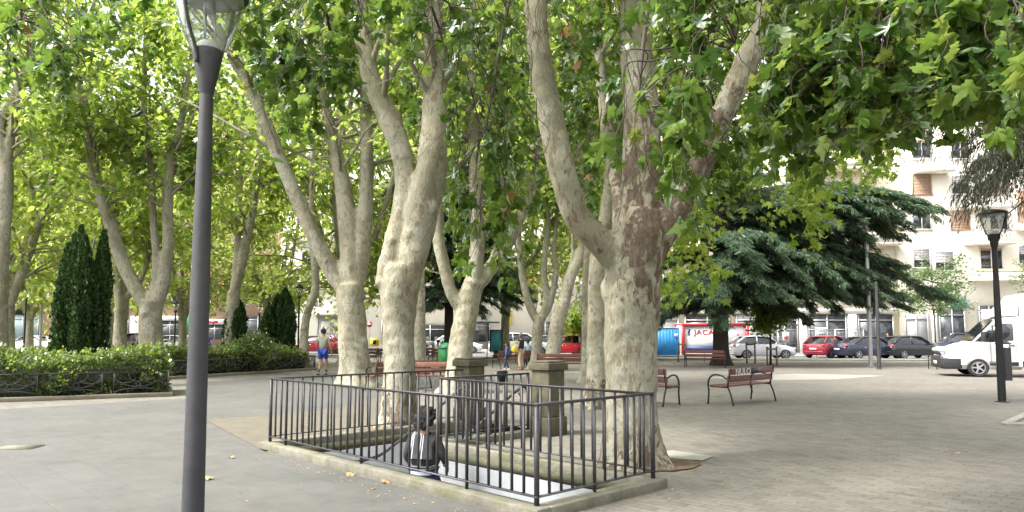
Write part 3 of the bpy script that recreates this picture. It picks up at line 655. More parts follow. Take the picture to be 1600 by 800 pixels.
# --- tree with its trunk out of the picture on the right, its boughs hang across the upper right and the top
z2 = [(1190, -60, 1330, 150, 4.4, 6.4, 60), (1200, 80, 1330, 205, 4.8, 6.4, 34), (1300, -60, 1460, 170, 4.2, 6.0, 66), (1330, 100, 1450, 200, 4.4, 5.6, 26), (1440, -60, 1620, 120, 4.0, 5.6, 62),
      (1470, 40, 1600, 165, 3.9, 5.2, 28), (1560, -40, 1680, 165, 3.4, 4.8, 22), (1225, 180, 1290, 250, 4.8, 5.8, 5), (1000, -60, 1200, 20, 4.6, 6.4, 24), (1185, 130, 1320, 240, 5.2, 6.6, 26)]
ex = sprays(rs, z2, (4.6, 4.2, 4.6), tsz=(.3, .6), nl=(7, 12))
T0 = [[('w', 6.6, 4.0, -.1, .38), ('w', 6.6, 4.0, 1.5, .33), ('w', 6.5, 4.1, 2.8, .32), ('w', 6.2, 4.2, 3.6, .25)], [('w', 6.3, 4.2, 3.3, .2), ('w', 5.4, 4.2, 4.4, .15), ('w', 4.2, 4.3, 5.4, .12), ('w', 2.5, 4.8, 8, .06)],
      [('w', 6.4, 4.2, 3.4, .22), ('w', 7, 4.8, 6, .16), ('w', 7.5, 5.5, 11, .06)]]
def keep0(lp):
    x, y, d = proj(lp); return (y < -60) | (x > 1750) | (d < .5)
tree('plane_tree', 'plane tree off the right edge, its broad leaves hanging across the upper right', T0, M['bark3'], M['leaf_mid'], 4.4, 16, (1.5, 4), 12, T_MID, .18,
     extra=(ex[0], np.zeros((0, 3)), np.zeros((0, 3))), keep=keep0, group='plane trees in the square')
t0e = [o for o in bpy.data.objects if o.name.startswith('plane_tree') and o.type == 'EMPTY'][-1]; b_ = np.array(t0e.location); ex = (ex[0], *thin(ex[1], ex[2], rs))
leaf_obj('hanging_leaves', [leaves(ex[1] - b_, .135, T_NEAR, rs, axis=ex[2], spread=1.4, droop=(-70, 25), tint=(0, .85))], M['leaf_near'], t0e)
# --- tree with its trunk out of the picture above left of centre: dark hanging sprays beside the lamp
z3 = [(385, -40, 570, 110, 5.8, 7.2, 44), (425, 80, 540, 210, 5.8, 7, 22), (560, -40, 660, 50, 5.5, 7, 16), (0, 60, 130, 140, 6, 7.5, 16), (640, 90, 700, 180, 6.5, 7.5, 6), (-20, -40, 240, 60, 6.5, 9, 22)]
ex = sprays(rs, z3, (-2.4, 3.4, 7.2), tsz=(.3, .7), nl=(8, 13))
T9 = [[('w', -3.0, -2.2, -.1, .36), ('w', -3.0, -2.0, 2, .32), ('w', -2.9, -1.6, 4, .25), ('w', -2.6, .5, 6, .18), ('w', -2.4, 3.4, 7.2, .1), ('w', -2, 6, 8.6, .05)], [('w', -2.9, -1.6, 3.6, .2), ('w', -4, 0, 7, .12), ('w', -5, 1, 10, .05)]]
tree('plane_tree', 'plane tree behind the viewer whose dark hanging sprays show beside the near lamp', T9, M['bark3'], M['leaf_mid'], 6.4, 12, (1.5, 3.2), 13, T_MID, .18,
     extra=(ex[0], np.zeros((0, 3)), np.zeros((0, 3))), keep=keep0, group='plane trees in the square')
t9e = [o for o in bpy.data.objects if o.name.startswith('plane_tree') and o.type == 'EMPTY'][-1]; b_ = np.array(t9e.location); ex = (ex[0], *thin(ex[1], ex[2], rs))
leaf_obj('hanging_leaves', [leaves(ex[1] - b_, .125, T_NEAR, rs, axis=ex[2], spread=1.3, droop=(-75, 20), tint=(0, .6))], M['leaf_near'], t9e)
# --- second tree, twin limbs
def keep_clear(dmin, boxes=()):
    def f(lp):
        x, y, d = proj(lp); k = np.ones(len(lp), bool)
        for (x0, y0, x1, y1) in boxes: k &= ~((x > x0) & (x < x1) & (y > y0) & (y < y1) & (d > .5))
        return k
    return f
lump2 = [(np.array(P(596, 441, 12.3)), (.13, .12, .11)), (np.array(P(606, 455, 12.35)), (.16, .15, .16))]
tree('plane_tree', 'smooth pale plane tree forking into two thick limbs behind the near railing', T2, M['bark2'], M['leaf_mid'], 5.6, 26, (1.5, 3.6), 21, T_MID, .16,
     flare=1.25, voxel=.035, lumps=lump2, group='plane trees in the square', keep=keep_clear(0, [(560, 70, 710, 470), (0, 330, 1600, 800)]), sides=22)
tree('plane_tree', 'plane tree with one long limb reaching up left past the lamp, beside the walking man', T3, M['bark3'], M['leaf_mid'], 6.5, 32, (1.8, 4.2), 22, T_MID, .2,
     flare=1.3, voxel=.05, group='plane trees in the square', keep=keep_clear(0, [(500, 120, 590, 470), (440, 280, 520, 400), (0, 420, 1600, 800)]))
tree('plane_tree', 'leaning plane tree with mottled bark rising behind the left mossy pillar', T4, M['bark3'], M['leaf_mid'], 5.8, 26, (1.5, 3.8), 23, T_MID, .19, voxel=.045,
     group='plane trees in the square', keep=keep_clear(0, [(725, 200, 760, 470), (660, 380, 720, 500), (0, 420, 1600, 800)]))
zb5 = [(1020, -40, 1200, 230, 13, 17, 70), (1180, -40, 1330, 200, 13, 18, 60), (1000, 230, 1130, 470, 13, 17, 46), (1120, 200, 1270, 330, 14, 18, 26), (1250, 250, 1290, 400, 13, 14, 12), (1330, -40, 1450, 130, 14, 18, 26), (1280, 150, 1400, 270, 15, 18, 30)]
ex5 = sprays(rs, zb5, P(990, -160, 15.6), nl=(16, 26), jit=.3)
tree('plane_tree', 'slender plane tree tucked just behind the big brown forked one', T5, M['bark2'], M['leaf_mid'], 5.2, 24, (1.5, 3.8), 24, T_MID, .18, voxel=.04,
     group='plane trees in the square', keep=keep_clear(0, [(0, 480, 1600, 800), (0, 380, 1000, 500)]), extra=ex5)
tree('plane_tree', 'plane tree with three thin limbs standing behind the right mossy pillar', T6, M['bark4'], M['leaf_mid'], 6.5, 16, (1.5, 3.5), 25, T_KITE, .26, voxel=.05, group='plane trees in the square',
     keep=keep_clear(0, [(0, 425, 1600, 800)]))
tree('plane_tree', 'leaning plane tree just right of the three limbed one, beside the parked red car', T7, M['bark4'], M['leaf_mid'], 6.5, 16, (1.5, 3.5), 26, T_KITE, .26, voxel=.05, group='plane trees in the square',
     keep=keep_clear(0, [(0, 425, 1600, 800)]))
tree('plane_tree', 'gnarled plane tree with three rising limbs behind the hedge, left of the near lamp', T8, M['bark3'], M['leaf_mid'], 6, 34, (1.8, 4.2), 27, T_KITE, .26, voxel=.055, group='plane trees in the square',
     keep=keep_clear(0, [(170, 330, 275, 560), (0, 440, 1600, 800)]), nleaf=16)
tree('plane_tree', 'straight plane trunk between the tall cypresses and the gnarled three limbed tree', T10, M['bark4'], M['leaf_far'], 5, 26, (1.8, 4.2), 28, T_KITE, .30, voxel=.06, group='plane trees in the square', keep=keep_clear(0, [(0, 430, 1600, 800)]))
tree('plane_tree', 'plane trunk at the left edge of the picture behind the hedge', T11, M['bark4'], M['leaf_mid'], 5, 26, (1.8, 4.2), 29, T_KITE, .26, voxel=.05, group='plane trees in the square', keep=keep_clear(0, [(0, 380, 1600, 800)]))
tree('plane_tree', 'plane tree with two close limbs rising above the small cypress right of the near lamp', T12, M['bark4'], M['leaf_far'], 6, 26, (1.8, 4.2), 30, T_KITE, .28, voxel=.05, group='plane trees in the square', keep=keep_clear(0, [(0, 430, 1600, 800)]))
tree('plane_tree', 'thin crooked plane trunk rising from the end of the hedge behind the walking man', T13, M['bark2'], M['leaf_far'], 8, 22, (1.5, 3.5), 31, T_KITE, .28, voxel=.04, group='plane trees in the square', keep=keep_clear(0, [(440, 330, 540, 560)]))
tree('plane_tree', 'greenish plane trunk showing just right of the smooth twin limbed tree', T14, M['bark4'], M['leaf_far'], 7, 22, (1.5, 3.5), 32, T_KITE, .28, voxel=.05, group='plane trees in the square', keep=keep_clear(0, [(0, 400, 1600, 800)]))
tree('plane_tree', 'thin plane trunk seen in the gap left of the slender one behind the stairwell', T15, M['bark4'], M['leaf_mid'], 6.5, 20, (1.5, 3.5), 33, T_KITE, .24, voxel=.04, group='plane trees in the square', keep=keep_clear(0, [(0, 380, 1600, 800)]))
# --- trees that close the view beyond: two built, the rest copied
def bgtree(seed, H):
    r = np.random.default_rng(seed); e = empty('street_plane_tree', (0, 0, 0)); z0 = r.uniform(2.6, 3.4)
    limbs = [resample([np.array((0, 0, -.1)), np.array((.05, 0, 1.5)), np.array((0, .05, z0))], [.33, .25, .26])]
    for k in range(5):
        a = k*1.256 + r.uniform(-.3, .3); s = r.uniform(1.2, 3.4)
        limbs.append(resample([np.array((0, 0, z0-.3)), np.array((s*.25*math.cos(a), s*.25*math.sin(a), z0+1.6)), np.array((s*.7*math.cos(a), s*.7*math.sin(a), H*.5)), np.array((s*math.cos(a), s*math.sin(a), H*.78)), np.array((s*1.1*math.cos(a+.3), s*1.1*math.sin(a+.3), H))], [.18, .17, .13, .09, .04]))
    tubes, lp, la = grow(limbs[1:], r, 3.4, 19, (2.0, 4.6), 6, 12, (.6, 1.4), elev=(-15, 45), droop=.5, jit=.22)
    trunk_mesh(limbs, tubes, np.zeros(3), .07, 1.3, seed, (), 12).build('trunk', M['bark4'], e, smooth=True)
    leaf_obj('crown', [leaves(lp, .30, T_KITE, r, axis=la, spread=1.6)], M['leaf_far'], e)
    return e
protos = [bgtree(101, 14), bgtree(102, 17), bgtree(103, 12)]
spots = [(-60, 44, 1.1, 'behind the hedge at the far left edge'), (45, 52, 1.05, 'beyond the white car at the left'), (110, 40, 1.0, 'just behind the tall cypresses'), (170, 58, 1.2, 'over the parked cars left of the gnarled tree'),
         (285, 46, 1.0, 'behind the near lamp post'), (418, 50, 1.0, 'behind the second pair of cypresses'),
         (610, 44, 1.1, 'between the long limbed tree and the smooth twin limbed one'), (540, 38, 1.15, 'high behind the long limbed tree'), (790, 46, 1.2, 'behind the leaning mottled tree'), (950, 42, 1.15, 'behind the big brown forked tree'),
         (10, 30, 1.1, 'over the hedge at the left'), (-120, 64, 1.3, 'off the left edge beyond the street')]
kinds = ['light green street plane tree', 'tall bright green street plane tree', 'broad low street plane tree']
first = [True]*3
for i, (px, Y, sc, where) in enumerate(spots):
    k = i % 3
    o = protos[k] if first[k] else copy_tree(protos[k]); first[k] = False
    q = P(px, 540, Y); o.location = (q.x, Y, 0); o.rotation_euler = (0, 0, i*2.1); o.scale = (sc, sc, sc)
    tag(o, '%s %s' % (kinds[k], where), 'tree', 'plane trees closing the view')
# --- street trees with small crowns on thin stems
def small_tree(px, base_py, top_py, wpx, label, mat, seed, cy_, stakes=None):
    b = G(px, base_py); D = b.y; r = np.random.default_rng(seed); e = empty('young_tree', b); tag(e, label, 'tree', 'young street trees')
    ppm = FPX/D; H = (base_py-top_py)/ppm; zc = (base_py-cy_)/ppm; rad = wpx/2/ppm
    tubes = []; cen = []
    stem = crom([(0, 0, -.05), (.03, 0, zc*.5), (-.03, .02, zc-rad*.3), (0, 0, H-.3)], 5)
    for k in range(34):
        a = r.uniform(0, 2*PI); s = stem[r.integers(9, len(stem)-1)]; q = s + np.array((math.cos(a)*rad*r.uniform(.4, 1), math.sin(a)*rad*r.uniform(.4, 1), r.uniform(-.2, .5)*rad))
        tubes.append((crom([s, (s+q)/2 + np.array((0, 0, .12)), q], 3), np.linspace(.03, .006, 7), 4)); 
        n = 110; u = r.uniform(.3, 1.05, n)[:, None]; cen.append(s + (q-s)*u + r.normal(0, .2, (n, 3)))
    m = MB(); m.tube(stem, np.linspace(.07, .025, len(stem)), 8)
    for (p, rr, n) in tubes: m.tube(p, rr, n, False)
    m.build('trunk', M['darkbark'], e, smooth=True)
    cp = np.concatenate(cen); leaf_obj('crown', [leaves(cp, .21, T_KITE, r, droop=(-50, 30))], mat, e)
    return e, b
small_tree(1462, 556, 408, 150, 'young pale green street tree left of the white van', M['streetleaf'], 41, 455)
small_tree(1204, 570, 460, 70, 'young dark green street tree before the red car, under the cedar', M['leaf_mid'], 42, 495)
small_tree(1640, 556, 405, 110, 'young pale green street tree at the right edge above the van', M['streetleaf'], 43, 440)
small_tree(905, 556, 478, 55, 'small rounded street tree beside the red cars in the centre', M['leaf_mid'], 44, 505)
small_tree(262, 536, 470, 40, 'small dark street tree seen between the hedge and the green shop panel', M['leaf_mid'], 45, 490)
def stakes(label, pts):
    b = G(*pts[0]); e = empty('tree_guard', b); tag(e, label, 'tree guard', 'stake guards round young trees')
    ends = []
    for (px, py, tp) in [(p[0], p[1], pts[1]) for p in pts[2:]]:
        q = G(px, py); h = (py-tp)/FPX*q.y; MB().bar((q.x-b.x, q.y-b.y, -.02), (q.x-b.x, q.y-b.y, h), .07, .07).build('stake', M['stake'], e); ends.append((q.x-b.x, q.y-b.y, h-.12))
    for a, c in zip(ends, ends[1:]): MB().bar(a, c, .03, .09).build('crossbar', M['stake'], e)
stakes('pair of wooden stakes with crossbar round the young tree before the red car', [(1204, 570), 542, (1199, 571), (1214, 571)])
stakes('wooden stakes with crossbar standing before the silver hatchback', [(1170, 568), 535, (1167, 568), (1180, 568)])
stakes('wooden stake guard beside the blue cabin', [(1062, 566), 535, (1060, 566), (1071, 560)])
# --- cypresses
def cypress(label, pxs, base_py, Y, seed):
    r = np.random.default_rng(seed); q = P(pxs[0][0], base_py, Y); b = np.array((q.x, Y, 0)); e = empty('cypress', tuple(b)); tag(e, label, 'cypress', 'dark columnar cypresses')
    LP, LA, tubes = [], [], MB()
    for (px, top, wpx) in pxs:
        c = np.array(P(px, top, Y)) - b; H = c[2]; rad = wpx/2/FPX*Y; cx = c[0]; cyy = r.uniform(-.3, .3)
        n = int(2100*H*rad*2.2); h = r.uniform(0, 1, n); a = r.uniform(0, 2*PI, n)
        prof = np.minimum(1, 3.5*(1-h))**.7*np.minimum(1, .75+h*1.5)*rad
        lob = 1 + .22*np.sin(a*5 + h*7) + .14*np.sin(a*9 - h*16)
        rr = prof*lob*np.sqrt(r.uniform(.45, 1, n)); LP.append(np.stack([cx + rr*np.cos(a), cyy + rr*np.sin(a), h*H], 1))
        LA.append(np.stack([np.cos(a)*.35, np.sin(a)*.35, np.full(n, 1.)], 1))
        tubes.tube([(cx, cyy, -.05), (cx, cyy, H*.9)], [.16, .03], 7)
    tubes.build('trunk', M['darkbark'], e, smooth=True)
    P_ = np.concatenate(LP); A_ = np.concatenate(LA)
    leaf_obj('crown', [leaves(P_, .11, T_KITE, r, droop=(20, 80), axis=A_, spread=.6)], M['cypress'], e)
cypress('large dark triple topped cypress behind the near hedge at left', [(98, 382, 24), (112, 366, 26), (128, 356, 28), (142, 372, 26), (156, 360, 24), (108, 410, 30), (146, 412, 30)], 550, 21.5, 51)
cypress('small narrow cypress just right of the near lamp post', [(362, 480, 22), (368, 467, 26), (374, 484, 20)], 545, 34, 52)
cypress('small double cypress at the far end of the hedge', [(424, 480, 24), (433, 462, 24), (446, 452, 28), (454, 476, 20)], 550, 34, 53)
# --- cedars: tiers of flat drooping boughs
def cedar(name, label, base, tiers, mat, seed, trunk_r, H, dens=1.0, needle=.22, hang=.35, group=None, cat='cedar', lean=(0, 0)):
    r = np.random.default_rng(seed); e = empty(name, base); tag(e, label, cat, group)
    m = MB(); zz = np.concatenate([[-.1, .1, .3, .55, .85, 1.3], np.linspace(2, H, 8)]); m.tube([(lean[0]*max(z, 0)/H, lean[1]*max(z, 0)/H, z) for z in zz], [trunk_r*(1.0 + .55*max(0, 1-max(z, 0)/.8)**2 - .8*max(z, 0)/H) for z in zz], 14)
    LP, LA = [], []
    for (z, az, L, dr) in tiers:
        d = np.array((math.cos(az), math.sin(az), 0)); s = np.array((-d[1], d[0], 0)); k = 9
        t = np.linspace(0, 1, k); o = np.array((lean[0]*z/H, lean[1]*z/H, 0))
        sp = o + d[None]*L*t[:, None] + np.stack([np.zeros(k), np.zeros(k), z + L*(.14*np.sin(t*PI*.9) - dr*t**1.7)], 1) + s[None]*(r.normal(0, .06)*L*t[:, None]**2)
        m.tube(sp, np.linspace(min(.13, L*.02+.02), .012, k), 6, False)
        nb = int(L*7*dens)
        for _ in range(nb):
            u = r.uniform(.12, 1); i = min(int(u*(k-1)), k-2); b = sp[i] + (sp[i+1]-sp[i])*(u*(k-1)-i)
            sl = (1.05-u*.75)*L*.36*r.uniform(.4, 1)*(1 if u > .2 else .5); sg = 1 if r.uniform() < .5 else -1
            dd = unit(d*.8 + s*sg*r.uniform(.4, 1.1) + np.array((0, 0, -dr*.6 + r.normal(0, .06))))
            e1 = b + dd*sl*.6; e2 = b + dd*sl + np.array((0, 0, -hang*sl*.5))
            m.tube([b, e1, e2], [.014, .009, .004], 3, False)
            n = max(6, int(sl*95*dens)); w_ = r.uniform(.08, 1.05, n)[:, None]
            c = np.where(w_ < .6, b + (e1-b)*w_/.6, e1 + (e2-e1)*(w_-.6)/.4) + r.normal(0, .06, (n, 3))
            side = np.cross(dd, (0, 0, 1)); sgn = r.choice([-1, 1], n)[:, None]
            LP.append(c); LA.append(dd[None]*.8 + side[None]*sgn*.55 + np.array((0, 0, -hang))[None]*r.uniform(.2, 1.7, (n, 1)))
    m.build('trunk', M['darkbark'], e, smooth=True)
    LP = np.concatenate(LP); LA = np.concatenate(LA)
    leaf_obj('crown', [leaves(LP, needle, T_NEEDLE2, r, axis=LA, spread=.25)], mat, e)
    return e
T_NEEDLE2 = (np.array([(-.04,0,0),(.04,0,0),(.075,.5,-.02),(0,1.0,-.14),(-.075,.5,-.02)]), [np.array([(0,1,2,3,4)])])
cb = G(1127, 571); tiers = []; rc = np.random.default_rng(61)
for z in np.arange(2.9, 13, .42):
    n = 4
    for k in range(n):
        a = rc.uniform(0, 2*PI); L = 3.9 if z < 4.5 else (4.4 if z < 7 else 3.4)
        tiers.append((z, a, L*rc.uniform(.7, 1.1)*(1-.35*max(0, z-8)/6), rc.uniform(.16, .34)))
# long boughs that reach to the right in the picture, at three heights
for (z, az, L, dr) in [(8.2, -.05, 10.4, .06), (7.9, .08, 9.8, .07), (8.1, -.2, 9.4, .05), (5.4, 0, 10.6, .18), (5.2, .15, 9.8, .2), (7.6, -.15, 8.6, .13), (7.2, .1, 8.0, .16), (5.4, -.3, 7.2, .26), (5.0, .05, 8.6, .24), (5.7, -.55, 5.8, .3), (4.6, -.1, 7.2, .18), (4.1, -.6, 5, .2), (4.3, .3, 6.4, .22), (4.0, PI+.2, 3.8, .2), (4.4, PI-.2, 3.6, .28), (7.9, -.45, 7, .15), (6.6, -.2, 5.0, .25), (4.2, -1.2, 3.8, .25), (4.3, -1.8, 3.6, .25), (4.2, -2.4, 3.5, .25)]:
    dr += .05; tiers.append((z, az, L, dr)); tiers.append((z+.25, az+.2, L*.85, dr)); tiers.append((z-.15, az-.22, L*.8, dr+.03))
cedar('cedar_tree', 'big dark cedar with layered drooping boughs in front of the white and red truck', cb, tiers, M['cedar'], 62, .42, 15, 1.3, .27, group='dark conifers')
cb2 = G(701, 566); tiers = []
for z in np.arange(3.2, 13, .4):
    for k in range(4): tiers.append((z, rc.uniform(0, 2*PI), rc.uniform(2.4, 4.0), rc.uniform(.2, .4)))
for (z, az, L) in [(4.4, -.1, 4.6), (4.1, .2, 4.2), (3.8, -.3, 4.0), (4.9, 0, 4.5), (5.5, -.1, 4), (4.5, PI, 3.6), (4.8, PI+.3, 3.4)]: tiers.append((z, az, L, .22))
cedar('cedar_tree', 'dark cedar behind the leaning mottled plane tree, boughs hanging by the bus shelter', cb2, tiers, M['cedar'], 63, .30, 14, 1.1, .27, group='dark conifers')
tiers = []
for z in np.arange(5.2, 9.5, .5):
    for k in range(2): tiers.append((z, PI + rc.uniform(-.9, .7), rc.uniform(3.2, 6.6), rc.uniform(.15, .33)))
for z in np.arange(5.4, 8.2, .45): tiers.append((z, PI + rc.uniform(-.3, .3), rc.uniform(4.6, 6.4), rc.uniform(.16, .3)))
cedar('weeping_conifer', 'conifer off the right edge with dark weeping twigs hanging above the right lamp', (15.2, 16.5, 0), tiers, M['cedardark'], 64, .35, 13, 1.1, .12, hang=2.2, group='dark conifers', cat='conifer')
# --- hedges
def hedge(name, label, poly, h0, h1, seed, dens, lsize, group='clipped hedges in the beds'):
    """poly: outline on the ground (ccw), leaves over a bumpy box and a dark core"""
    r = np.random.default_rng(seed); c = sum((Vector(p) for p in poly), Vector())/len(poly); e = empty(name, (c.x, c.y, 0)); tag(e, label, 'hedge', group)
    P2 = np.array([(p[0]-c.x, p[1]-c.y) for p in poly]); 
    def hh(x, y): return h0 + (h1-h0)*(.5 + .28*np.sin(x*1.3+y*.7+seed) + .22*np.sin(x*2.9-y*1.9)) 
    LP, LA = [], []
    n_ = len(P2)
    for i in range(n_):
        a, b = P2[i], P2[(i+1) % n_]; L = np.linalg.norm(b-a); n = int(L*dens*h0*1.3); t = r.uniform(0, 1, n)[:, None]; q = a + (b-a)*t; nn = np.array(((b-a)[1], -(b-a)[0]))/L
        H = hh(q[:, 0], q[:, 1]); z = r.uniform(.0, 1, n)**.8*H; bulge = .10*np.sin(q[:, 0]*3.1+z*4) + .08*np.sin(q[:, 1]*5-z*6+q[:, 0]*2)
        dd = r.exponential(.10, n)*-1 + .10 + bulge + .09*np.sin(q[:, 0]*11+z*9)*np.sin(z*14+q[:, 0]*4) - .25*np.clip(z/H-.75, 0, 1); q = q + nn[None]*dd[:, None]
        LP.append(np.column_stack([q, z])); LA.append(np.tile((nn[0], nn[1], .45), (n, 1)))
    x0, y0 = P2.min(0); x1, y1 = P2.max(0); n = int((x1-x0)*(y1-y0)*dens*.5)
    q = np.column_stack([r.uniform(x0, x1, n), r.uniform(y0, y1, n)]); ins = np.ones(n, bool)
    for i in range(n_):
        a, b = P2[i], P2[(i+1) % n_]; ins &= ((b-a)[0]*(q[:, 1]-a[1]) - (b-a)[1]*(q[:, 0]-a[0])) > 0
    q = q[ins]; z = hh(q[:, 0], q[:, 1]) + r.normal(.02, .06, len(q)) + .10*np.sin(q[:, 0]*7)*np.sin(q[:, 1]*6) + .05*np.sin(q[:, 0]*19+q[:, 1]*13); LP.append(np.column_stack([q, z])); LA.append(np.tile((0, 0, .8), (len(q), 1)))
    k = [tuple(p*.985) for p in P2]
    mb = MB(); v = [(x, y, .02) for x, y in k] + [(x, y, h0*.86) for x, y in k]; mb.add(v, [list(range(n_, 2*n_))] + [[i, (i+1) % n_, (i+1) % n_+n_, i+n_] for i in range(n_)])
    mb.build('branches', M['hedge_core'], e)  # solid core box, no twigs; the hedge's inner shade is put into its colour
    lp = np.concatenate(LP); la = np.concatenate(LA)
    leaf_obj('foliage', [leaves(lp, lsize, T_KITE, r, droop=(-30, 60), axis=la, spread=1.0)], M['hedge'], e)
M['hedge_core'] = plain('hedge_inner_twigs', (.02, .025, .012), .95, 0, .3, 9, .6)
A0, A1 = G(-420, 643), G(262, 619); n0 = (A1-A0).normalized(); nb_ = Vector((-n0.y, n0.x, 0))
A2 = A1 + nb_*2.1; A3 = A0 + nb_*2.1
hedge('hedge', 'bushy bright green hedge in the near bed at left, behind the ornate low fence', [A0+nb_*.20, A1+nb_*.20-n0*.2, A2-n0*.2, A3], .82, 1.18, 71, 1000, .10)
B0, B1 = G(150, 600), G(492, 578); n1 = (B1-B0).normalized(); nb1 = Vector((-n1.y, n1.x, 0)); B2 = B1 + nb1*4.5 - n1*.3; B3 = B0 + nb1*4.5
hedge('hedge', 'clipped bright green hedge in the far bed, ending beside the walking man', [B0+nb1*.42, B1+nb1*.42-n1*.3, B2, B3], .78, .95, 72, 600, .12)
sheet('bed_soil', [[A0, A1, A2+nb_*5, A3+nb_*5]], .05, M['soil2']); sheet('bed_soil', [[B0, B1, B2, B3]], .05, M['soil2'])
r7 = np.random.default_rng(77)
def bush(label, px, py, Y, rad, seed):
    q = P(px, py, Y); e = empty('shrub', (q.x, Y, 0)); tag(e, label, 'shrub', 'loose shrubs behind the hedges'); r = np.random.default_rng(seed); zc = q.z*.6
    n = 2600; d = r.normal(0, 1, (n, 3)); d /= np.linalg.norm(d, axis=1)[:, None]; rr = r.uniform(.5, 1, n)*(1+.25*np.sin(d[:, 0]*6)*np.cos(d[:, 1]*5)); pos = d*rr[:, None]*np.array((rad, rad*.8, q.z*.45)) + np.array((0, 0, zc))
    m = MB()
    for k in range(7): m.tube([(0, 0, -.02), tuple(pos[k]*.5), tuple(pos[k])], [.03, .02, .008], 5, False)
    m.build('branches', M['twig'], e); leaf_obj('foliage', [leaves(pos, .12, T_KITE, r, droop=(-40, 50))], M['hedge'], e)
bush('loose pale shrub between the two small cypresses', 402, 522, 29, .9, 81); bush('round dark shrub behind the hedge left of the small narrow cypress', 392, 528, 33, 1.2, 82)
# soil rings and fallen leaves
def soil(px, py, Y, r0, seed):
    r = np.random.default_rng(seed); q = G(px, py) if not Y else Vector((P(px, py, Y).x, Y, 0)); n = 26
    vs = [(q.x + r0*(1+.22*math.sin(3*t+seed)+.08*r.normal())*math.cos(t), q.y + r0*(1+.18*math.cos(2*t)+.08*r.normal())*math.sin(t), 0) for t in np.linspace(0, 2*PI, n, endpoint=False)]
    sheet('soil', [vs], .016, M['soil'])
soil(1006, 700, 8.85, .58, 1); soil(624, 600, 12.4, .62, 2); soil(560, 600, 22, .85, 3)
lv = [(480, 719, 'yellow brown fallen leaf on the slabs near the left end of the railing'), (597, 754, 'orange fallen leaf before the middle of the near railing'), (325, 748, 'small tan fallen leaf just right of the near lamp post'), (366, 716, 'pale fallen leaf between lamp post and railing'),
      (931, 668, 'reddish fallen leaf on the paving between pillar and big trunk'), (1500, 711, 'small brown fallen leaf on the pavers at the right'), (545, 742, 'small curled fallen leaf by the near kerb'), (590, 748, 'faded fallen leaf close beside the orange one')]
for i, (px, py, lab) in enumerate(lv):
    q = G(px, py, .006); v, fs, t = leaves(np.array([[0, 0, .03]]), .13 if i < 3 else .09, T_NEAR, np.random.default_rng(i+3), droop=(-8, 8), updir=4)
    o = MB().add(v, fs).build('fallen_leaf', M['dirtleaf'], loc=q); tag(o, lab, 'leaf', 'fallen leaves on the paving')

rl = np.random.default_rng(9); lp = []
for (u0, v0, u1, v1, n) in [(0, -.28, LU, -.2, 90), (LU+.2, 0, LU+.3, 3, 40), (-.25, 0, -.2, 1.8, 30)]:
    for _ in range(n): q = W(rl.uniform(u0, u1), v0 + (v1-v0)*rl.uniform() + rl.normal(0, .05) if v1 > .5 else v0 - abs(rl.normal(0, .12))); lp.append((q.x, q.y, .012))
for (cx, cy_, r0, n) in [(1.6, 8.8, 1.5, 260), (-1.9, 12.4, 1.4, 160), (-5, 22, 2.5, 200), (3, 18, 14, 260), (-4, 8, 7, 110), (8, 12, 8, 200)]:
    for _ in range(n):
        q = (cx + rl.normal(0, r0*.6), cy_ + rl.normal(0, r0*.6)); w_ = Vector((q[0], q[1], 0)) - WB; u_, v_ = w_.dot(U), w_.dot(V_)
        if not (-.1 < u_ < LU+.15 and -.1 < v_ < 4.4): lp.append((q[0], q[1], .022))
o = leaf_obj('leaf_litter', [leaves(np.array(lp), .028, T_KITE, rl, droop=(-12, 12), updir=5)], M['dirtleaf'], None); tag(o, kind='stuff')
# ================================================================ street furniture
def clearglass(name, tint=(.85, .88, .86), alpha=.22):
    m, t, o = newmat(name); tr = N(t, 'ShaderNodeBsdfTransparent'); tr.inputs[0].default_value = (*tint, 1)
    gl = N(t, 'ShaderNodeBsdfGlossy'); gl.inputs['Roughness'].default_value = .06; df = N(t, 'ShaderNodeBsdfTranslucent'); df.inputs[0].default_value = (.6, .62, .55, 1)
    lw = N(t, 'ShaderNodeLayerWeight'); lw.inputs[0].default_value = .35; a = N(t, 'ShaderNodeMixShader'); b = N(t, 'ShaderNodeMixShader')
    n = noise(t, coords(t), 9, 4, .7); r = ramp(t, n.outputs[0], [(.35, (alpha*.4,)*3), (.7, (alpha*1.5,)*3)]); t.links.new(r.outputs[0], b.inputs[0])
    t.links.new(tr.outputs[0], b.inputs[1]); t.links.new(df.outputs[0], b.inputs[2])
    t.links.new(lw.outputs['Facing'], a.inputs[0]); t.links.new(b.outputs[0], a.inputs[1]); t.links.new(gl.outputs[0], a.inputs[2]); t.links.new(a.outputs[0], o.inputs[0]); return m
M['lampglass'] = clearglass('lamp_bowl_glass')
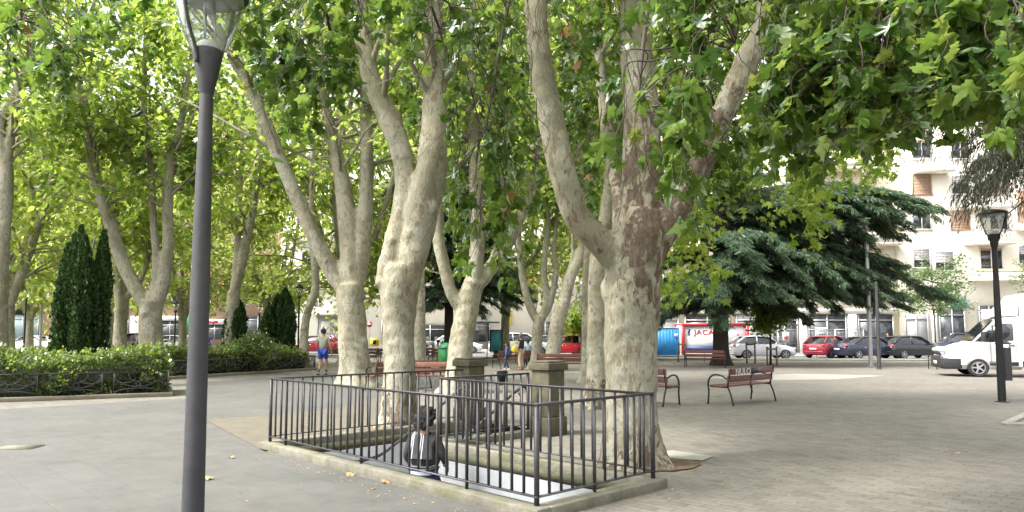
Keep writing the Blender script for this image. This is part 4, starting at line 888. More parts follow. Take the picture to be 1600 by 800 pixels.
def lamp(label, loc, mat, turn=0, bands=False):
    e = empty('street_lamp', loc, turn); tag(e, label, 'street lamp', 'bowl headed street lamps')
    m = MB(); m.lathe([(.155, 0), (.15, .02), (.088, .03), (.084, .6), (.076, 2.0), (.058, 3.3), (.053, 3.66)], 20)
    if bands:
        for z in (.72, 1.52): m.lathe([(.088, z), (.094, z+.006), (.094, z+.03), (.088, z+.036)], 20, cap=False)
    m.build('pole', mat, e, smooth=40)
    MB().lathe([(.055, 3.62), (.06, 3.64), (.095, 3.82), (.118, 3.95), (.124, 3.985), (.118, 4.0), (.10, 4.0)], 24).build('collar', mat, e, smooth=40)
    MB().lathe([(.12, 3.995), (.15, 4.03), (.185, 4.10), (.225, 4.22), (.262, 4.36), (.285, 4.48)], 28, cap=False).build('bowl', M['lampglass'], e, smooth=True)
    MB().lathe([(.285, 4.47), (.315, 4.48), (.32, 4.50), (.30, 4.53), (.2, 4.58), (.06, 4.61), (.001, 4.615)], 28).build('cap', mat, e, smooth=50)
    MB().lathe([(.278, 4.465), (.24, 4.44), (.12, 4.425), (.05, 4.42), (.05, 4.34), (.04, 4.33), (.001, 4.33)], 24).build('reflector', M['steel'], e, smooth=40)
    MB().lathe([(.095, 3.99), (.095, 4.04), (.07, 4.07), (.001, 4.07)], 20).build('lamp_holder', M['offwhite'], e, smooth=40)
    for k in (0, 1):
        a = k*PI + .9; c, s = math.cos(a), math.sin(a)
        pts = [(c*.115, s*.115, 3.86), (c*.135, s*.135, 3.98), (c*.20, s*.20, 4.12), (c*.245, s*.245, 4.26), (c*.29, s*.29, 4.48)]
        MB().tube(crom(pts, 4), .016, 6).build('bracket', mat, e, smooth=True)
    for k in range(3):
        a = k*2.1; MB().tube([(math.cos(a)*.05, math.sin(a)*.05, 4.06), (math.cos(a)*.05, math.sin(a)*.05, 4.36)], .006, 5).build('rod', M['steel'], e)
    return e
q = P(312, 470, 5.87); lamp('large dark grey street lamp with clear glass bowl, nearest, crossing the whole left side', (q.x, q.y, 0), M['pole'], .3)
q = G(1566, 628); lamp('black street lamp with glass bowl and metal bin on its pole at right', (q.x, q.y, 0), M['blackmetal'], 1.2, True)
e = empty('litter_bin', (q.x+.17, q.y+.12, 0)); tag(e, 'dark cylindrical litter bin hung on the right street lamp', 'litter bin')
MB().lathe([(.001, .50), (.15, .50), (.155, .52), (.155, 1.28), (.147, 1.28), (.147, .56), (.001, .56)], 22).build('bucket', M['metal'], e, smooth=40)
MB().lathe([(.17, 1.36), (.175, 1.38), (.10, 1.43), (.001, 1.44)], 22).build('hood', M['metal'], e, smooth=40)
m = MB(); [m.bar((sx*.15, 0, 1.2), (sx*.15, 0, 1.37), .02, .01) for sx in (-1, 1)]; m.bar((-.18, -.1, .9), (-.1, -.02, .9), .04, .04); m.bar((-.18, -.1, 1.15), (-.1, -.02, 1.15), .04, .04); m.build('bracket', M['metal'], e)
def lantern(label, px, py_top, Y, H=3.9, heads=1):
    q = P(px, py_top, Y); e = empty('lantern_post', (q.x, Y, 0)); tag(e, label, 'lamp post', 'lantern topped lamp posts'); H = q.z
    MB().lathe([(.14, 0), (.14, .25), (.07, .4), (.05, .8), (.04, H-.7)], 12).build('pole', M['blackmetal'], e, smooth=40)
    for k in range(heads):
        ox = (k-(heads-1)/2)*.7
        MB().lathe([(.09, H-.62), (.19, H-.22)], 6, (ox, 0, 0)).build('lantern_glass', M['lampglass'], e)
        MB().lathe([(.22, H-.22), (.20, H-.18), (.08, H-.06), (.02, H)], 6, (ox, 0, 0)).build('lantern_cap', M['blackmetal'], e)
        m = MB(); m.lathe([(.05, H-.75), (.10, H-.62)], 8, (ox, 0, 0)); 
        if heads > 1: m.bar((0, 0, H-.8), (ox, 0, H-.72), .035, .035)
        m.build('bracket', M['blackmetal'], e)
lantern('lantern lamp post by the small double cypress at the end of the hedge', 468, 443, 35.5)
lantern('slim lantern lamp post beyond the hedge left of the near lamp', 275, 468, 40)
lantern('small lantern lamp post between the two small cypresses', 406, 474, 44)
lantern('lantern lamp post behind the three limbed plane tree in the centre', 836, 466, 42)
lantern('dark lamp post behind the hedge at the far left', 42, 446, 36)
def tallpole(name, label, px, py_base, py_top, r, mat, head=None, lean=0, cat='pole'):
    b = G(px, py_base); t = P(px, py_top, b.y); e = empty(name, (b.x, b.y, 0)); tag(e, label, cat, 'tall thin poles')
    MB().lathe([(r*1.5, 0), (r*1.5, .03), (r, .05), (r, t.z*.5), (r*.6, t.z)], 12).build('pole', mat, e, smooth=40)
    if head == 'box': MB().box((-.1, -.1, 3.95), (.5, .16, .22)).build('sign_box', M['offwhite'], e, bevel=.02)
    if head == 'lamp':
        MB().bar((0, 0, t.z-.05), (-.8, 0, t.z+.25), .05, .05).build('arm', mat, e); MB().box((-1.1, 0, t.z+.27), (.75, .28, .12)).build('lamp_head', M['steel'], e, bevel=.04)
    if head == 'globe': MB().lathe([(.09, t.z), (.17, t.z+.25), (.15, t.z+.45), (.05, t.z+.5)], 12).build('lamp_head', M['offwhite'], e, smooth=True)
    if head == 'disc': 
        MB().lathe([(.26, -.01), (.26, .01)], 20).build('sign_face', M['red'], e, loc=(0, -.08, t.z-.2), rot=(PI/2, 0, 0)); MB().box((0, -.1, t.z-.2), (.36, .01, .08)).build('sign_bar', M['white'], e)
tallpole('steel_pole', 'tall silver pole with small white box standing before the dark sedan', 1361, 573, 200, .10, M['steel'], 'box')
tallpole('dark_pole', 'dark slim post right of the tall silver pole', 1374, 577, 440, .085, M['metal'])
tallpole('steel_pole', 'thin grey pole beside the red cars in the centre', 906, 556, 300, .09, M['steel'])
tallpole('street_light', 'tall street light with pale globe head above the pair of small cypresses', 379, 556, 168, .10, M['steel'], 'globe', cat='street light')
tallpole('street_light', 'street light with long grey head in the foliage at the far left', 62, 556, 262, .10, M['steel'], 'lamp', cat='street light')
tallpole('road_sign', 'round red no entry sign between the long limbed and the smooth plane trees', 577, 551, 503, .035, M['steel'], 'disc', cat='sign')
tallpole('dark_pole', 'dark post left of the leaning mottled plane tree beside the benches', 697, 560, 430, .07, M['metal'])
def bench(label, p_rear, p_rear2, seatside=1, mat='wood', L=1.85, graffiti=False):
    """p_rear: foot of one rear leg; p_rear2: direction of the length; the seat lies to the left of that direction when seatside=1"""
    a = Vector(p_rear); d = Vector(p_rear2) - a; d.z = 0; d.normalize(); ang = math.atan2(d.y, d.x)
    e = empty('park_bench', (a.x, a.y, 0), ang); tag(e, label, 'bench', 'dark slatted benches with curved iron arms'); s = seatside
    m = MB()
    for k in range(4): m.box((L/2, s*(.10+k*.115), .43 - .012*math.sin(k*1.05)), (L+.1, .10, .035))
    m.build('seat', M[mat], e, bevel=.006)
    m = MB()
    for z, y in ((.585, .015), (.755, -.03)): m.box((L/2, s*y, z), (L+.1, .035, .14), M=None)
    m.build('backrest', M[mat], e, bevel=.006)
    for x in (.0, L):
        m = MB(); m.tube(crom([(x, -s*.10, 0), (x, -s*.035, .25), (x, s*.03, .42), (x, -s*.0, .62), (x, -s*.055, .83)], 4), .021, 8); m.tube([(x, s*.02, .405), (x, s*.48, .405)], .018, 6); m.build('rear_leg', M['blackmetal'], e, smooth=True)
        m = MB(); m.tube(crom([(x, s*.56, 0), (x, s*.53, .28), (x, s*.545, .46), (x, s*.50, .60), (x, s*.38, .675), (x, s*.20, .66), (x, -s*.0, .56)], 4), .021, 8); m.build('armrest', M['blackmetal'], e, smooth=True)
    MB().tube([(L/2, -s*.035, .25), (L/2, s*.03, .42), (L/2, -s*.05, .82)], .014, 6).build('back_strap', M['blackmetal'], e)
    if graffiti:
        text('graffiti', 'NULO', .20, M['white'], e, (.50, -s*.055 - .004 if s > 0 else .06, .745), (PI/2, 0, 0), ext=.001, sx=1.15)
        MB().box((1.12, -.0505, .755), (.5, .004, .11)).build('paint_patch', M['metal'], e)
    return e
bench('brown bench with white graffiti letters on its backrest, nearest at right', G(1140, 634), G(1207, 626), 1, graffiti=True)
b2 = G(1040, 635); bench('brown bench half hidden behind the big plane trunk, its open end showing', b2, b2 + U, -1)
bench('dark bench below the red cars, seen from behind', G(913, 585), G(800, 585), -1)
bench('dark bench before the dark cedar, partly hidden by its trunk', G(1070, 574), G(1130, 575), 1)
b5 = G(690, 622); bench('faded reddish bench between the smooth plane tree and the left pillar, seat facing right', G(647, 612), G(647, 612) + Vector((1, .08, 0)), 1, 'wood2')
b6 = G(588, 612); bench('bench beside the smooth plane tree of which only the curved black arm shows', b6, b6 + V_, 1)
bench('far dark bench right of the long limbed plane tree', G(500, 568), G(586, 568), 1, L=3.2)
bench('small far bench with dark curved arms left of the smooth plane tree', G(588, 570), G(640, 566), 1)
bench('purplish far bench just right of the smooth plane tree', G(652, 566), G(700, 566), -1)
bench('far bench with a person lying on it, by the green sack', G(676, 569), G(720, 568), 1)
bench('far bench with curved black arm beside the child in blue', G(780, 576), G(840, 574), 1)
bench('small far bench at the foot of the young tree left of the white van', G(1462, 577), G(1510, 577), 1, L=1.3)
b7 = G(1009, 572); bench('far bench whose end shows just right of the big plane trunk', b7, b7 + Vector((-1, .1, 0)), -1)
# ornate low fences round the beds
def ornate(label, a, b, H=.54):
    a = Vector(a); b = Vector(b); d = b-a; L = d.length; ang = math.atan2(d.y, d.x); e = empty('ornate_fence', (a.x, a.y, .10), ang); tag(e, label, 'fence', 'ornate low iron fences round the beds')
    m = MB(); m.tube([(0, 0, H), (L, 0, H)], .018, 8); m.build('top_rail', M['metal'], e, smooth=True)
    n = max(1, round(L/1.30)); pw = L/n
    for i in range(n):
        x0 = i*pw + .13; x1 = (i+1)*pw - .13; c = (x0+x1)/2; h = (x1-x0)/2; r = .013; m = MB()
        for x in (x0, x1): m.bar((x, 0, -.01), (x, 0, H), .022, .014)
        def arc(cx, cz, rx, rz, t0, t1, k=14): m.tube([(cx+rx*math.cos(t), 0, cz+rz*math.sin(t)) for t in np.linspace(t0, t1, k)], r, 5)
        arc(c, .50, h*.98, .33, PI, 2*PI); arc(c, .50, .18+.05, .20, PI*.85, PI*2.15); arc(c, .245, .055, .055, 0, 2*PI)
        arc(c-h*.55, .40, h*.45, .13, PI*.75, PI*1.9, 10); arc(c+h*.55, .40, h*.45, .13, -PI*.9, PI*.25, 10)
        m.tube(crom([(x0, 0, .05), (c-h*.5, 0, .12), (c, 0, .13), (c+h*.5, 0, .12), (x1, 0, .05)], 4), r, 5)
        m.build('panel', M['metal'], e, smooth=True)
    MB().bar((L, 0, -.01), (L, 0, H+.01), .03, .03).build('post', M['metal'], e)
    MB().bar((.0, 0, -.01), (.0, 0, H+.01), .03, .03).build('post', M['metal'], e)
ornate('ornate low iron fence along the front of the near hedge', A0, A1)
ornate('short return of ornate fence at the right end of the near hedge', A1 + nb_*.06, A2)
ornate('ornate low iron fence along the front of the far hedge', B0, B1)
ornate('ornate fence return at the end of the far hedge, beside the walking man', B1 + nb1*.06, B2 + n1*.3)
kb = MB()
for a, b in ((A0, A1 + n0*.12), (A1, A2), (B0, B1 + n1*.1), (B1, B2 + n1*.3)): kb.bar((a[0], a[1], .05), (b[0], b[1], .05), .26, .104)
tag(kb.build('bed_kerb', M['kerb2'], bevel=.012), kind='structure')
kk = MB(); a, b, c = G(1572, 664), G(1600, 650), G(1680, 664); kk.bar((a.x, a.y, .02), (b.x+.4, b.y+.4, .02), .14, .05); kk.bar((a.x, a.y, .018), (c.x, c.y, .018), .12, .045); tag(kk.build('tree_pit_kerb', M['slab']), kind='structure')
q = G(30, 700); e = empty('access_cover', (q.x, q.y, .004), .1); tag(e, 'rectangular metal access cover in the slabs at lower left', 'cover')
MB().box((0, 0, .006), (.50, .34, .012)).build('frame', M['kerb2'], e); MB().box((0, 0, .012), (.44, .28, .012)).build('plate', M['kerb'], e)
# ================================================================ buildings
M['cream'] = plain('cream_render', (.76, .69, .55), .8, 0, .07, .6, .05); M['whitewall'] = plain('white_render', (.80, .78, .74), .8, 0, .06, .5, .05)
M['palecream'] = plain('pale_cream_render', (.78, .73, .65), .8, 0, .09, .5, .05); M['brick'] = pavemat('orange_brick', (.46, .22, .12), (.38, .17, .09), .5, .16, 0, (.4, .35, .3), (.4, .22, .14), .5, .02, .1)
M['ledge'] = plain('ochre_ledge', (.62, .45, .2), .8, 0, .1); M['shutter'] = plain('brown_roller_shutter', (.36, .24, .16), .6, 0, .12, 2)
M['shutterw'] = plain('grey_roller_shutter', (.38, .36, .36), .6, 0, .12, 2); M['shopglass'] = glass('shop_glass', (.05, .055, .06), .1)
M['awning'] = plain('terracotta_awning', (.5, .2, .1), .8); M['teal'] = plain('teal_panel', (.05, .3, .33), .5); M['greywall'] = plain('grey_shop_wall', (.35, .35, .36), .7)
M['bluegrey'] = plain('pale_blue_shopfront', (.38, .48, .52), .6, 0, .1, 1)
def building(label, px0, px1, Y, H, wall, wins, balconies=(), shops=(), depth=14, rot=0):
    a = P(px0, 500, Y); b = P(px1, 500, Y); cx = (a.x+b.x)/2; wd = b.x-a.x; e = empty('apartment_building', (cx, Y, 0)); tag(e, label, 'building', 'apartment buildings round the square')
    MB().box((0, depth/2, H/2), (wd, depth, H)).build('wall', wall, e)
    m = MB(); m.box((0, depth/2-.2, H+.15), (wd+.8, depth+.6, .3)); m.build('roof', M['ledge'], e)
    def rect(x0, y0, x1, y1): p = P(x0, y0, Y); q = P(x1, y1, Y); return p.x-cx, q.x-cx, q.z, p.z
    for (x0, y0, x1, y1, kind) in wins:
        l, r, z0, z1 = rect(x0, y0, x1, y1); c = (l+r)/2; w_ = r-l; h = z1-z0; zc = (z0+z1)/2
        m = MB(); t = .09
        m.box((l-t/2, -.02, zc), (t, .10, h+2*t)); m.box((r+t/2, -.02, zc), (t, .10, h+2*t)); m.box((c, -.022, z1+t/2), (w_, .10, t)); m.box((c, -.05, z0-t/2), (w_+.3, .18, t)); m.box((c, -.018, zc), (.06, .06, h))
        f = m.build('window', M['offwhite'] if kind != 's' else M['shutter'], e)
        MB().box((c, -.003, zc), (w_, .03, h)).build('pane', M['glass'], f)
        sh = {'s': 1.0, 'h': .45, 'g': .6, 'n': .12}[kind]; m = MB(); k = max(2, int(h*sh/.12))
        for i in range(k): m.box((c, -.045, z1 - (i+.5)*h*sh/k), (w_-.02, .02, h*sh/k*.86))
        m.build('roller_shutter', M['shutterw'] if kind in 'gh' else M['shutter'], f)
    for (x0, y0, x1, y1, pm) in balconies:
        l, r, z0, z1 = rect(x0, y0, x1, y1); c = (l+r)/2; w_ = r-l; f = MB().box((c, -.62, z0+.1), (w_, 1.24, .2)).build('balcony', wall, e)
        if pm == 'rail':
            m = MB(); m.bar((l, -1.18, z0+1.1), (r, -1.18, z0+1.1), .05, .05)
            for i in range(int(w_/.14)+1): m.bar((l+i*.14, -1.18, z0+.2), (l+i*.14, -1.18, z0+1.08), .02, .02)
            m.build('balustrade', M['shutterw'], f)
        else: 
            m = MB(); m.box((c, -1.17, (z0+z1)/2+.1), (w_, .12, z1-z0)); m.build('parapet', wall, f); MB().box((c, -1.17, z1+.14), (w_+.12, .2, .09)).build('coping', M['ledge'], f)
    for (x0, y0, x1, y1, mt, nm, *dp) in shops:
        l, r, z0, z1 = rect(x0, y0, x1, y1); z0 = max(z0, .03); d = dp[0] if dp else .12
        m = MB(); m.box(((l+r)/2, -d/2, (z0+z1)/2), (r-l, d, z1-z0)); 
        o = m.build(nm, M[mt], e)
        if nm == 'shopfront':
            m = MB(); k = max(2, int((r-l)/1.6))
            for i in range(k+1): m.box((l+(r-l)*i/k, -d-.03, (z0+z1)/2), (.09, .06, z1-z0))
            m.box(((l+r)/2, -d-.035, z1-.45), (r-l, .05, .08)); m.build('mullions', M['steel'], o)
    return e
def grid(cols, rows, w, h, rng, kinds='nhgs'): return [(x-w/2, y, x+w/2, y+h, rng.choice(list(kinds))) for y in rows for x in cols]
rw = random.Random(4)
wA = [(1037, 427, 1058, 440, 'g'), (1082, 420, 1104, 434, 's'), (1345, 405, 1378, 432, 's')] + grid([1290, 1345], [350, 295, 240, 185], 30, 26, rw) + grid([1048, 1110, 1180, 1240], [372, 316, 260, 205], 26, 25, rw) + grid([1160, 1225, 1290], [405], 28, 26, rw, 'sg')
building('cream apartment building with ochre balcony ledges behind the cedar', 985, 1408, 60, 24, M['cream'], wA,
         [(1282, 366, 1398, 385, 'p'), (1262, 308, 1372, 327, 'p'), (1150, 378, 1262, 396, 'p'), (1020, 392, 1120, 408, 'p'), (1262, 250, 1372, 269, 'p')],
         [(1000, 482, 1400, 490, 'offwhite', 'cornice', .3), (1205, 492, 1246, 553, 'shopglass', 'shopfront'), (1262, 492, 1322, 553, 'shopglass', 'shopfront'), (1340, 492, 1396, 553, 'shopglass', 'shopfront'), (1247, 490, 1261, 556, 'white', 'pier', .25), (1323, 490, 1339, 556, 'white', 'pier', .25),
          (1150, 492, 1200, 553, 'greywall', 'shopfront'), (1070, 492, 1140, 553, 'shopglass', 'shopfront'), (1002, 492, 1060, 553, 'greywall', 'shopfront')])
wB = [(1461, 394, 1490, 422, 'g'), (1531, 388, 1566, 420, 'n'), (1591, 385, 1618, 412, 'h'), (1590, 300, 1625, 345, 's')] + grid([1440, 1500, 1560], [330, 275, 220, 165], 28, 28, rw, 'nhs') + grid([1440], [390], 26, 28, rw)
building('white rendered apartment building at the right behind the van', 1408.6, 1790, 59.6, 23, M['palecream'], wB, [(1505, 368, 1572, 384, 'rail'), (1505, 312, 1572, 328, 'rail'), (1588, 350, 1650, 362, 'rail'), (1425, 256, 1480, 272, 'rail'), (1512, 428, 1640, 440, 'p')],
         [(1466, 484, 1508, 552, 'shopglass', 'shopfront'), (1484, 468, 1509, 482, 'teal', 'shop_sign', .2), (1528, 478, 1562, 552, 'shopglass', 'shopfront'), (1532, 484, 1558, 505, 'white', 'door_panel', .2), (1412, 490, 1450, 552, 'greywall', 'shopfront'), (1570, 480, 1640, 552, 'shopglass', 'shopfront'), (1454, 486, 1464, 556, 'white', 'pier', .22)])
wC = [(474, 430, 485, 446, 'h'), (492, 463, 503, 480, 'n'), (600, 463, 612, 480, 'n'), (630, 463, 642, 480, 'h')] + grid([480, 545, 600, 640, 690], [395, 357, 319, 281], 15, 20, rw) + grid([600, 640, 690], [432], 15, 18, rw)
building('white apartment building with long balconies behind the walking man', 436, 712, 74, 25, M['whitewall'], wC, [(487, 486, 560, 492, 'rail'), (487, 447, 560, 453, 'p'), (505, 410, 580, 416, 'rail'), (455, 372, 540, 378, 'p'), (590, 410, 650, 416, 'rail')],
         [(497, 494, 548, 534, 'greywall', 'shopfront'), (503, 502, 516, 520, 'offwhite', 'poster', .22), (522, 502, 534, 520, 'offwhite', 'poster', .22), (597, 500, 640, 538, 'shutterw', 'shopfront'), (645, 508, 700, 538, 'dark', 'shopfront')])
wD = grid([730, 780, 830, 880, 930, 970], [452, 410, 368, 326, 284, 242], 18, 20, rw)
building('pale apartment building with a terracotta awning behind the central trunks', 712.5, 984, 78, 26, M['whitewall'], wD, [(810, 432, 852, 445, 'p'), (720, 432, 770, 445, 'rail'), (900, 432, 960, 445, 'rail'), (810, 390, 852, 402, 'p')],
         [(818, 436, 853, 444, 'awning', 'awning', 1.5), (888, 503, 904, 534, 'yellow', 'pier', .3), (870, 503, 886, 534, 'shopglass', 'shopfront'), (906, 503, 940, 534, 'shopglass', 'shopfront'), (836, 503, 868, 534, 'shopglass', 'shopfront'), (785, 485, 798, 510, 'yellow', 'shop_sign', .5), (726, 503, 765, 534, 'shopglass', 'shopfront'), (860, 492, 965, 500, 'metal', 'cornice', .4)])
wE = grid([-40, 20, 80, 140, 200, 260, 320, 380, 415], [455, 413, 371, 329, 287, 245, 203], 17, 20, rw)
building('orange brick apartment building glimpsed through the foliage at left', -260, 435, 82, 27, M['brick'], wE, [(50, 232, 110, 244, 'rail'), (-20, 316, 60, 328, 'p'), (130, 274, 210, 286, 'p'), (350, 440, 425, 452, 'p')],
         [(-60, 492, 60, 530, 'bluegrey', 'shopfront'), (-60, 480, 60, 491, 'dark', 'shop_sign', .3), (245, 502, 288, 530, 'shopglass', 'shopfront'), (245, 494, 288, 501, 'offwhite', 'shop_sign', .3), (289, 474, 304, 530, 'green', 'shop_panel', .4), (320, 508, 352, 530, 'shopglass', 'shopfront'), (320, 499, 352, 507, 'offwhite', 'shop_sign', .3), (328, 501, 342, 505, 'red', 'sign_stripe', .36), (120, 494, 200, 530, 'greywall', 'shopfront'), (205, 494, 240, 530, 'offwhite', 'pier', .2), (360, 494, 425, 530, 'shopglass', 'shopfront')])
# ================================================================ building site things, sign boards, shelter
q = P(1041, 557, 50.5); e = empty('site_cabin', (q.x, 50.6, 0)); tag(e, 'bright blue portable site cabin right of the big plane trunk', 'cabin'); wdt = 44/FPX*50.5
m = MB(); m.box((0, .8, .1+.95), (wdt, 1.6, 1.9)); 
for i in range(9): m.box((-wdt/2+wdt*(i+.5)/9, -.012, 1.05), (.05, .024, 1.8))
m.build('wall', M['blue'], e); MB().box((0, .8, 2.05), (wdt+.06, 1.66, .08)).build('roof', M['offwhite'], e); MB().box((.75, -.03, 1.5), (.25, .02, .25)).build('notice', M['white'], e)
q = P(1118, 553, 53); e = empty('site_container', (q.x, 53, 0)); tag(e, 'white container with red frame and red lettering behind the cedar trunk', 'container'); wd = 104/FPX*53
MB().box((0, 1.2, 1.25), (wd-.3, 2.3, 2.0)).build('wall', M['white'], e); MB().box((-.35, .03, .50), (wd-.95, .06, .42)).build('lower_band', M['navy'], e)
m = MB(); m.box((0, 0, 2.32), (wd, .14, .2)); m.box((-wd/2+.08, 0, 1.15), (.22, .14, 2.2)); m.box((wd/2-.08, 0, 1.15), (.22, .14, 2.2)); m.box((0, 2.36, 2.32), (wd, .14, .2)); m.build('frame', M['red'], e)
text('lettering', 'JACAR', .48, M['red'], e, (-.62, .035, 1.72), (PI/2, 0, 0), sx=1.35, bold=.006, ext=.01)
m = MB(); m.ball((-1.95, .04, 1.75), (.10, .02, .14), 10, 6); m.ball((-1.86, .04, 1.92), (.07, .02, .07), 10, 6); m.ball((-2.0, .04, 2.0), (.03, .02, .1), 8, 6); m.ball((-1.93, .04, 1.57), (.12, .02, .06), 8, 6); m.build('emblem', M['navy'], e)
text('lettering', 'II', .34, M['red'], e, (1.72, .035, 1.5), (PI/2, 0, 0), ext=.01)
x0 = P(1172, 540, 50.3).x; 
for i in range(4):
    e = empty('construction_fence', (x0 + i*2.02, 50.3, 0)); tag(e, ['mesh fence panel directly behind the silver hatchback', 'mesh fence panel right of the silver hatchback, before the dark shopfront', 'mesh fence panel beside the white sign board', 'mesh fence panel behind the red car'][i], 'fence', 'site fence panels')
    m = MB(); m.tube([(0, 0, .05), (0, 0, 1.95)], .03, 6); m.tube([(1.96, 0, .05), (1.96, 0, 1.95)], .03, 6); m.tube([(0, 0, 1.93), (1.96, 0, 1.93)], .025, 6); m.tube([(0, 0, .2), (1.96, 0, .2)], .025, 6); m.build('frame', M['steel'], e)
    m = MB(); [m.bar((.098*j, 0, .2), (.098*j, 0, 1.92), .008, .008) for j in range(1, 20)]; [m.bar((0, 0, .2+.25*j), (1.96, 0, .2+.25*j), .01, .01) for j in range(1, 7)]; m.build('mesh', M['steel'], e)
    MB().box((0, 0, .07), (.22, .6, .13)).build('foot', M['slab'], e)
q = P(1283, 520, 50); e = empty('sign_board', (q.x, 50.0, 0)); tag(e, 'white sign board with dark green lettering above the red car', 'sign')
MB().box((0, .02, q.z), (.82, .03, .74)).build('board', M['white'], e); m = MB(); [m.bar((s*.35, .06, 0), (s*.35, .06, q.z+.3), .05, .05) for s in (-1, 1)]; m.build('post', M['steel'], e)
M['dkgreen'] = plain('sign_letter_green', (.02, .12, .08), .5)
text('lettering', 'TODO', .30, M['dkgreen'], e, (0, .0, q.z+.17), (PI/2, 0, 0), bold=.008); text('lettering', 'LARE', .30, M['dkgreen'], e, (0, .0, q.z-.17), (PI/2, 0, 0), bold=.008)
q = P(1228, 527, 50.6); e = empty('sign_board', (q.x, 50.6, 0)); tag(e, 'small white board with a red disc on the mesh fence', 'sign'); MB().box((0, .0, q.z), (.45, .03, .75)).build('board', M['offwhite'], e); MB().lathe([(.15, -.01), (.15, .01)], 16).build('disc', M['red'], e, loc=(0, -.03, q.z), rot=(PI/2, 0, 0)); MB().bar((0, .04, 0), (0, .04, q.z), .05, .05).build('post', M['steel'], e)
q = P(775, 547, 44); e = empty('bus_shelter', (q.x, 44, 0)); tag(e, 'bus shelter with a teal poster in a dark frame, left of the child', 'bus shelter')
zt = P(775, 516, 44).z; zb_ = .55
M['poster'] = plain('teal_poster', (.06, .34, .4), .3, 0, .5, 1.6, 0, dirt=(.3, .5, .5))
m = MB(); [m.box((s*.37, 0, (zt+zb_)/2), (.06, .1, zt-zb_+.06)) for s in (-1, 1)]; [m.box((0, 0, z), (.70, .1, .06)) for z in (zb_, zt)]; m.build('poster_frame', M['blackmetal'], e)
MB().box((0, .0, (zt+zb_)/2), (.68, .05, zt-zb_-.06)).build('poster', M['poster'], e); MB().box((0, 0, .26), (.3, .08, .53)).build('poster_leg', M['metal'], e)
m = MB(); [m.bar((x, 0, 0), (x, 0, 2.3), .06, .06) for x in (-.55, -2.2)]; m.build('post', M['steel'], e)
MB().box((-1.1, .5, 2.33), (2.6, 1.4, .08)).build('roof', M['greywall'], e); MB().box((-1.35, .3, .5), (1.3, .35, .05)).build('seat', M['metal'], e); MB().box((-1.38, .05, 1.45), (.6, .02, .7)).build('timetable', M['bluegrey'], e)
e = empty('road_barrier', P(585, 540, 45) * 1.0); e.location.z = 0; tag(e, 'small yellow and white sign board below the no entry sign', 'sign'); MB().box((0, 0, 1.1), (.55, .04, .5)).build('board', M['yellow'], e); MB().box((0, -.03, 1.1), (.2, .02, .3)).build('symbol', M['blackmetal'], e); MB().bar((0, .03, 0), (0, .03, 1.0), .05, .05).build('post', M['steel'], e)
# ================================================================ vehicles
def paint(name, c): return plain(name, c, .28, .15 if sum(c) < 1.8 else .3, .04, 2, 0, coat=.8)
PT = dict(silver=paint('silver_car_paint', (.62, .63, .65)), red=paint('red_car_paint', (.5, .015, .03)), dblue=paint('dark_blue_car_paint', (.02, .025, .05)), black=paint('black_car_paint', (.012, .012, .016)), white=paint('white_car_paint', (.78, .78, .78)), wine=paint('wine_car_paint', (.28, .012, .03)), grey=paint('grey_car_paint', (.2, .21, .23)), blue=paint('blue_car_paint', (.05, .12, .3)))
SH = {  # length, width, belt height, roof height, [(x, hood/deck height)], cabin: windscreen base, roof front, roof rear, rear base (x from front, fractions of length)
 'hatch': (4.05, 1.74, .92, 1.46, [(0, .52), (.03, .70), (.12, .82), (.27, .94), (.5, .95), (.8, .98), (.95, 1.0), (1, .80)], (.25, .42, .80, .965)),
 'sedan': (4.7, 1.82, .90, 1.43, [(0, .50), (.03, .66), (.12, .78), (.27, .90), (.5, .93), (.8, .98), (.96, .98), (1, .74)], (.26, .42, .69, .87)),
 'suv':   (4.4, 1.84, 1.02, 1.64, [(0, .6), (.03, .84), (.12, .96), (.25, 1.05), (.5, 1.08), (.8, 1.1), (.96, 1.1), (1, .85)], (.23, .38, .86, .97))}
def wheel(e, x, y, r, side):
    o = MB().lathe([(r*.66, -.1), (r*.9, -.11), (r, -.08), (r, .08), (r*.9, .11), (r*.66, .10)], 22, cap=False).build('wheel', M['rubber'], e, loc=(x, y, r), rot=(PI/2, 0, 0), smooth=35)
    m = MB(); z = -.085*side; m.lathe([(.001, z), (r*.18, z-.012*side), (r*.2, z)], 10, cap=False)
    for k in range(5):
        a = k*2*PI/5; m.bar((math.cos(a)*r*.1, math.sin(a)*r*.1, z), (math.cos(a)*r*.64, math.sin(a)*r*.64, z+.01*side), r*.17, .02, up=(0, 0, 1))
    m.lathe([(r*.60, z-.012*side), (r*.68, z-.015*side), (r*.68, z+.03*side), (r*.6, z+.02*side)], 22, cap=False); m.build('rim', M['rim'], o, smooth=35)
    MB().lathe([(.001, z+.05*side), (r*.66, z+.05*side)], 16, cap=False).build('brake_disc', M['dark'], o)
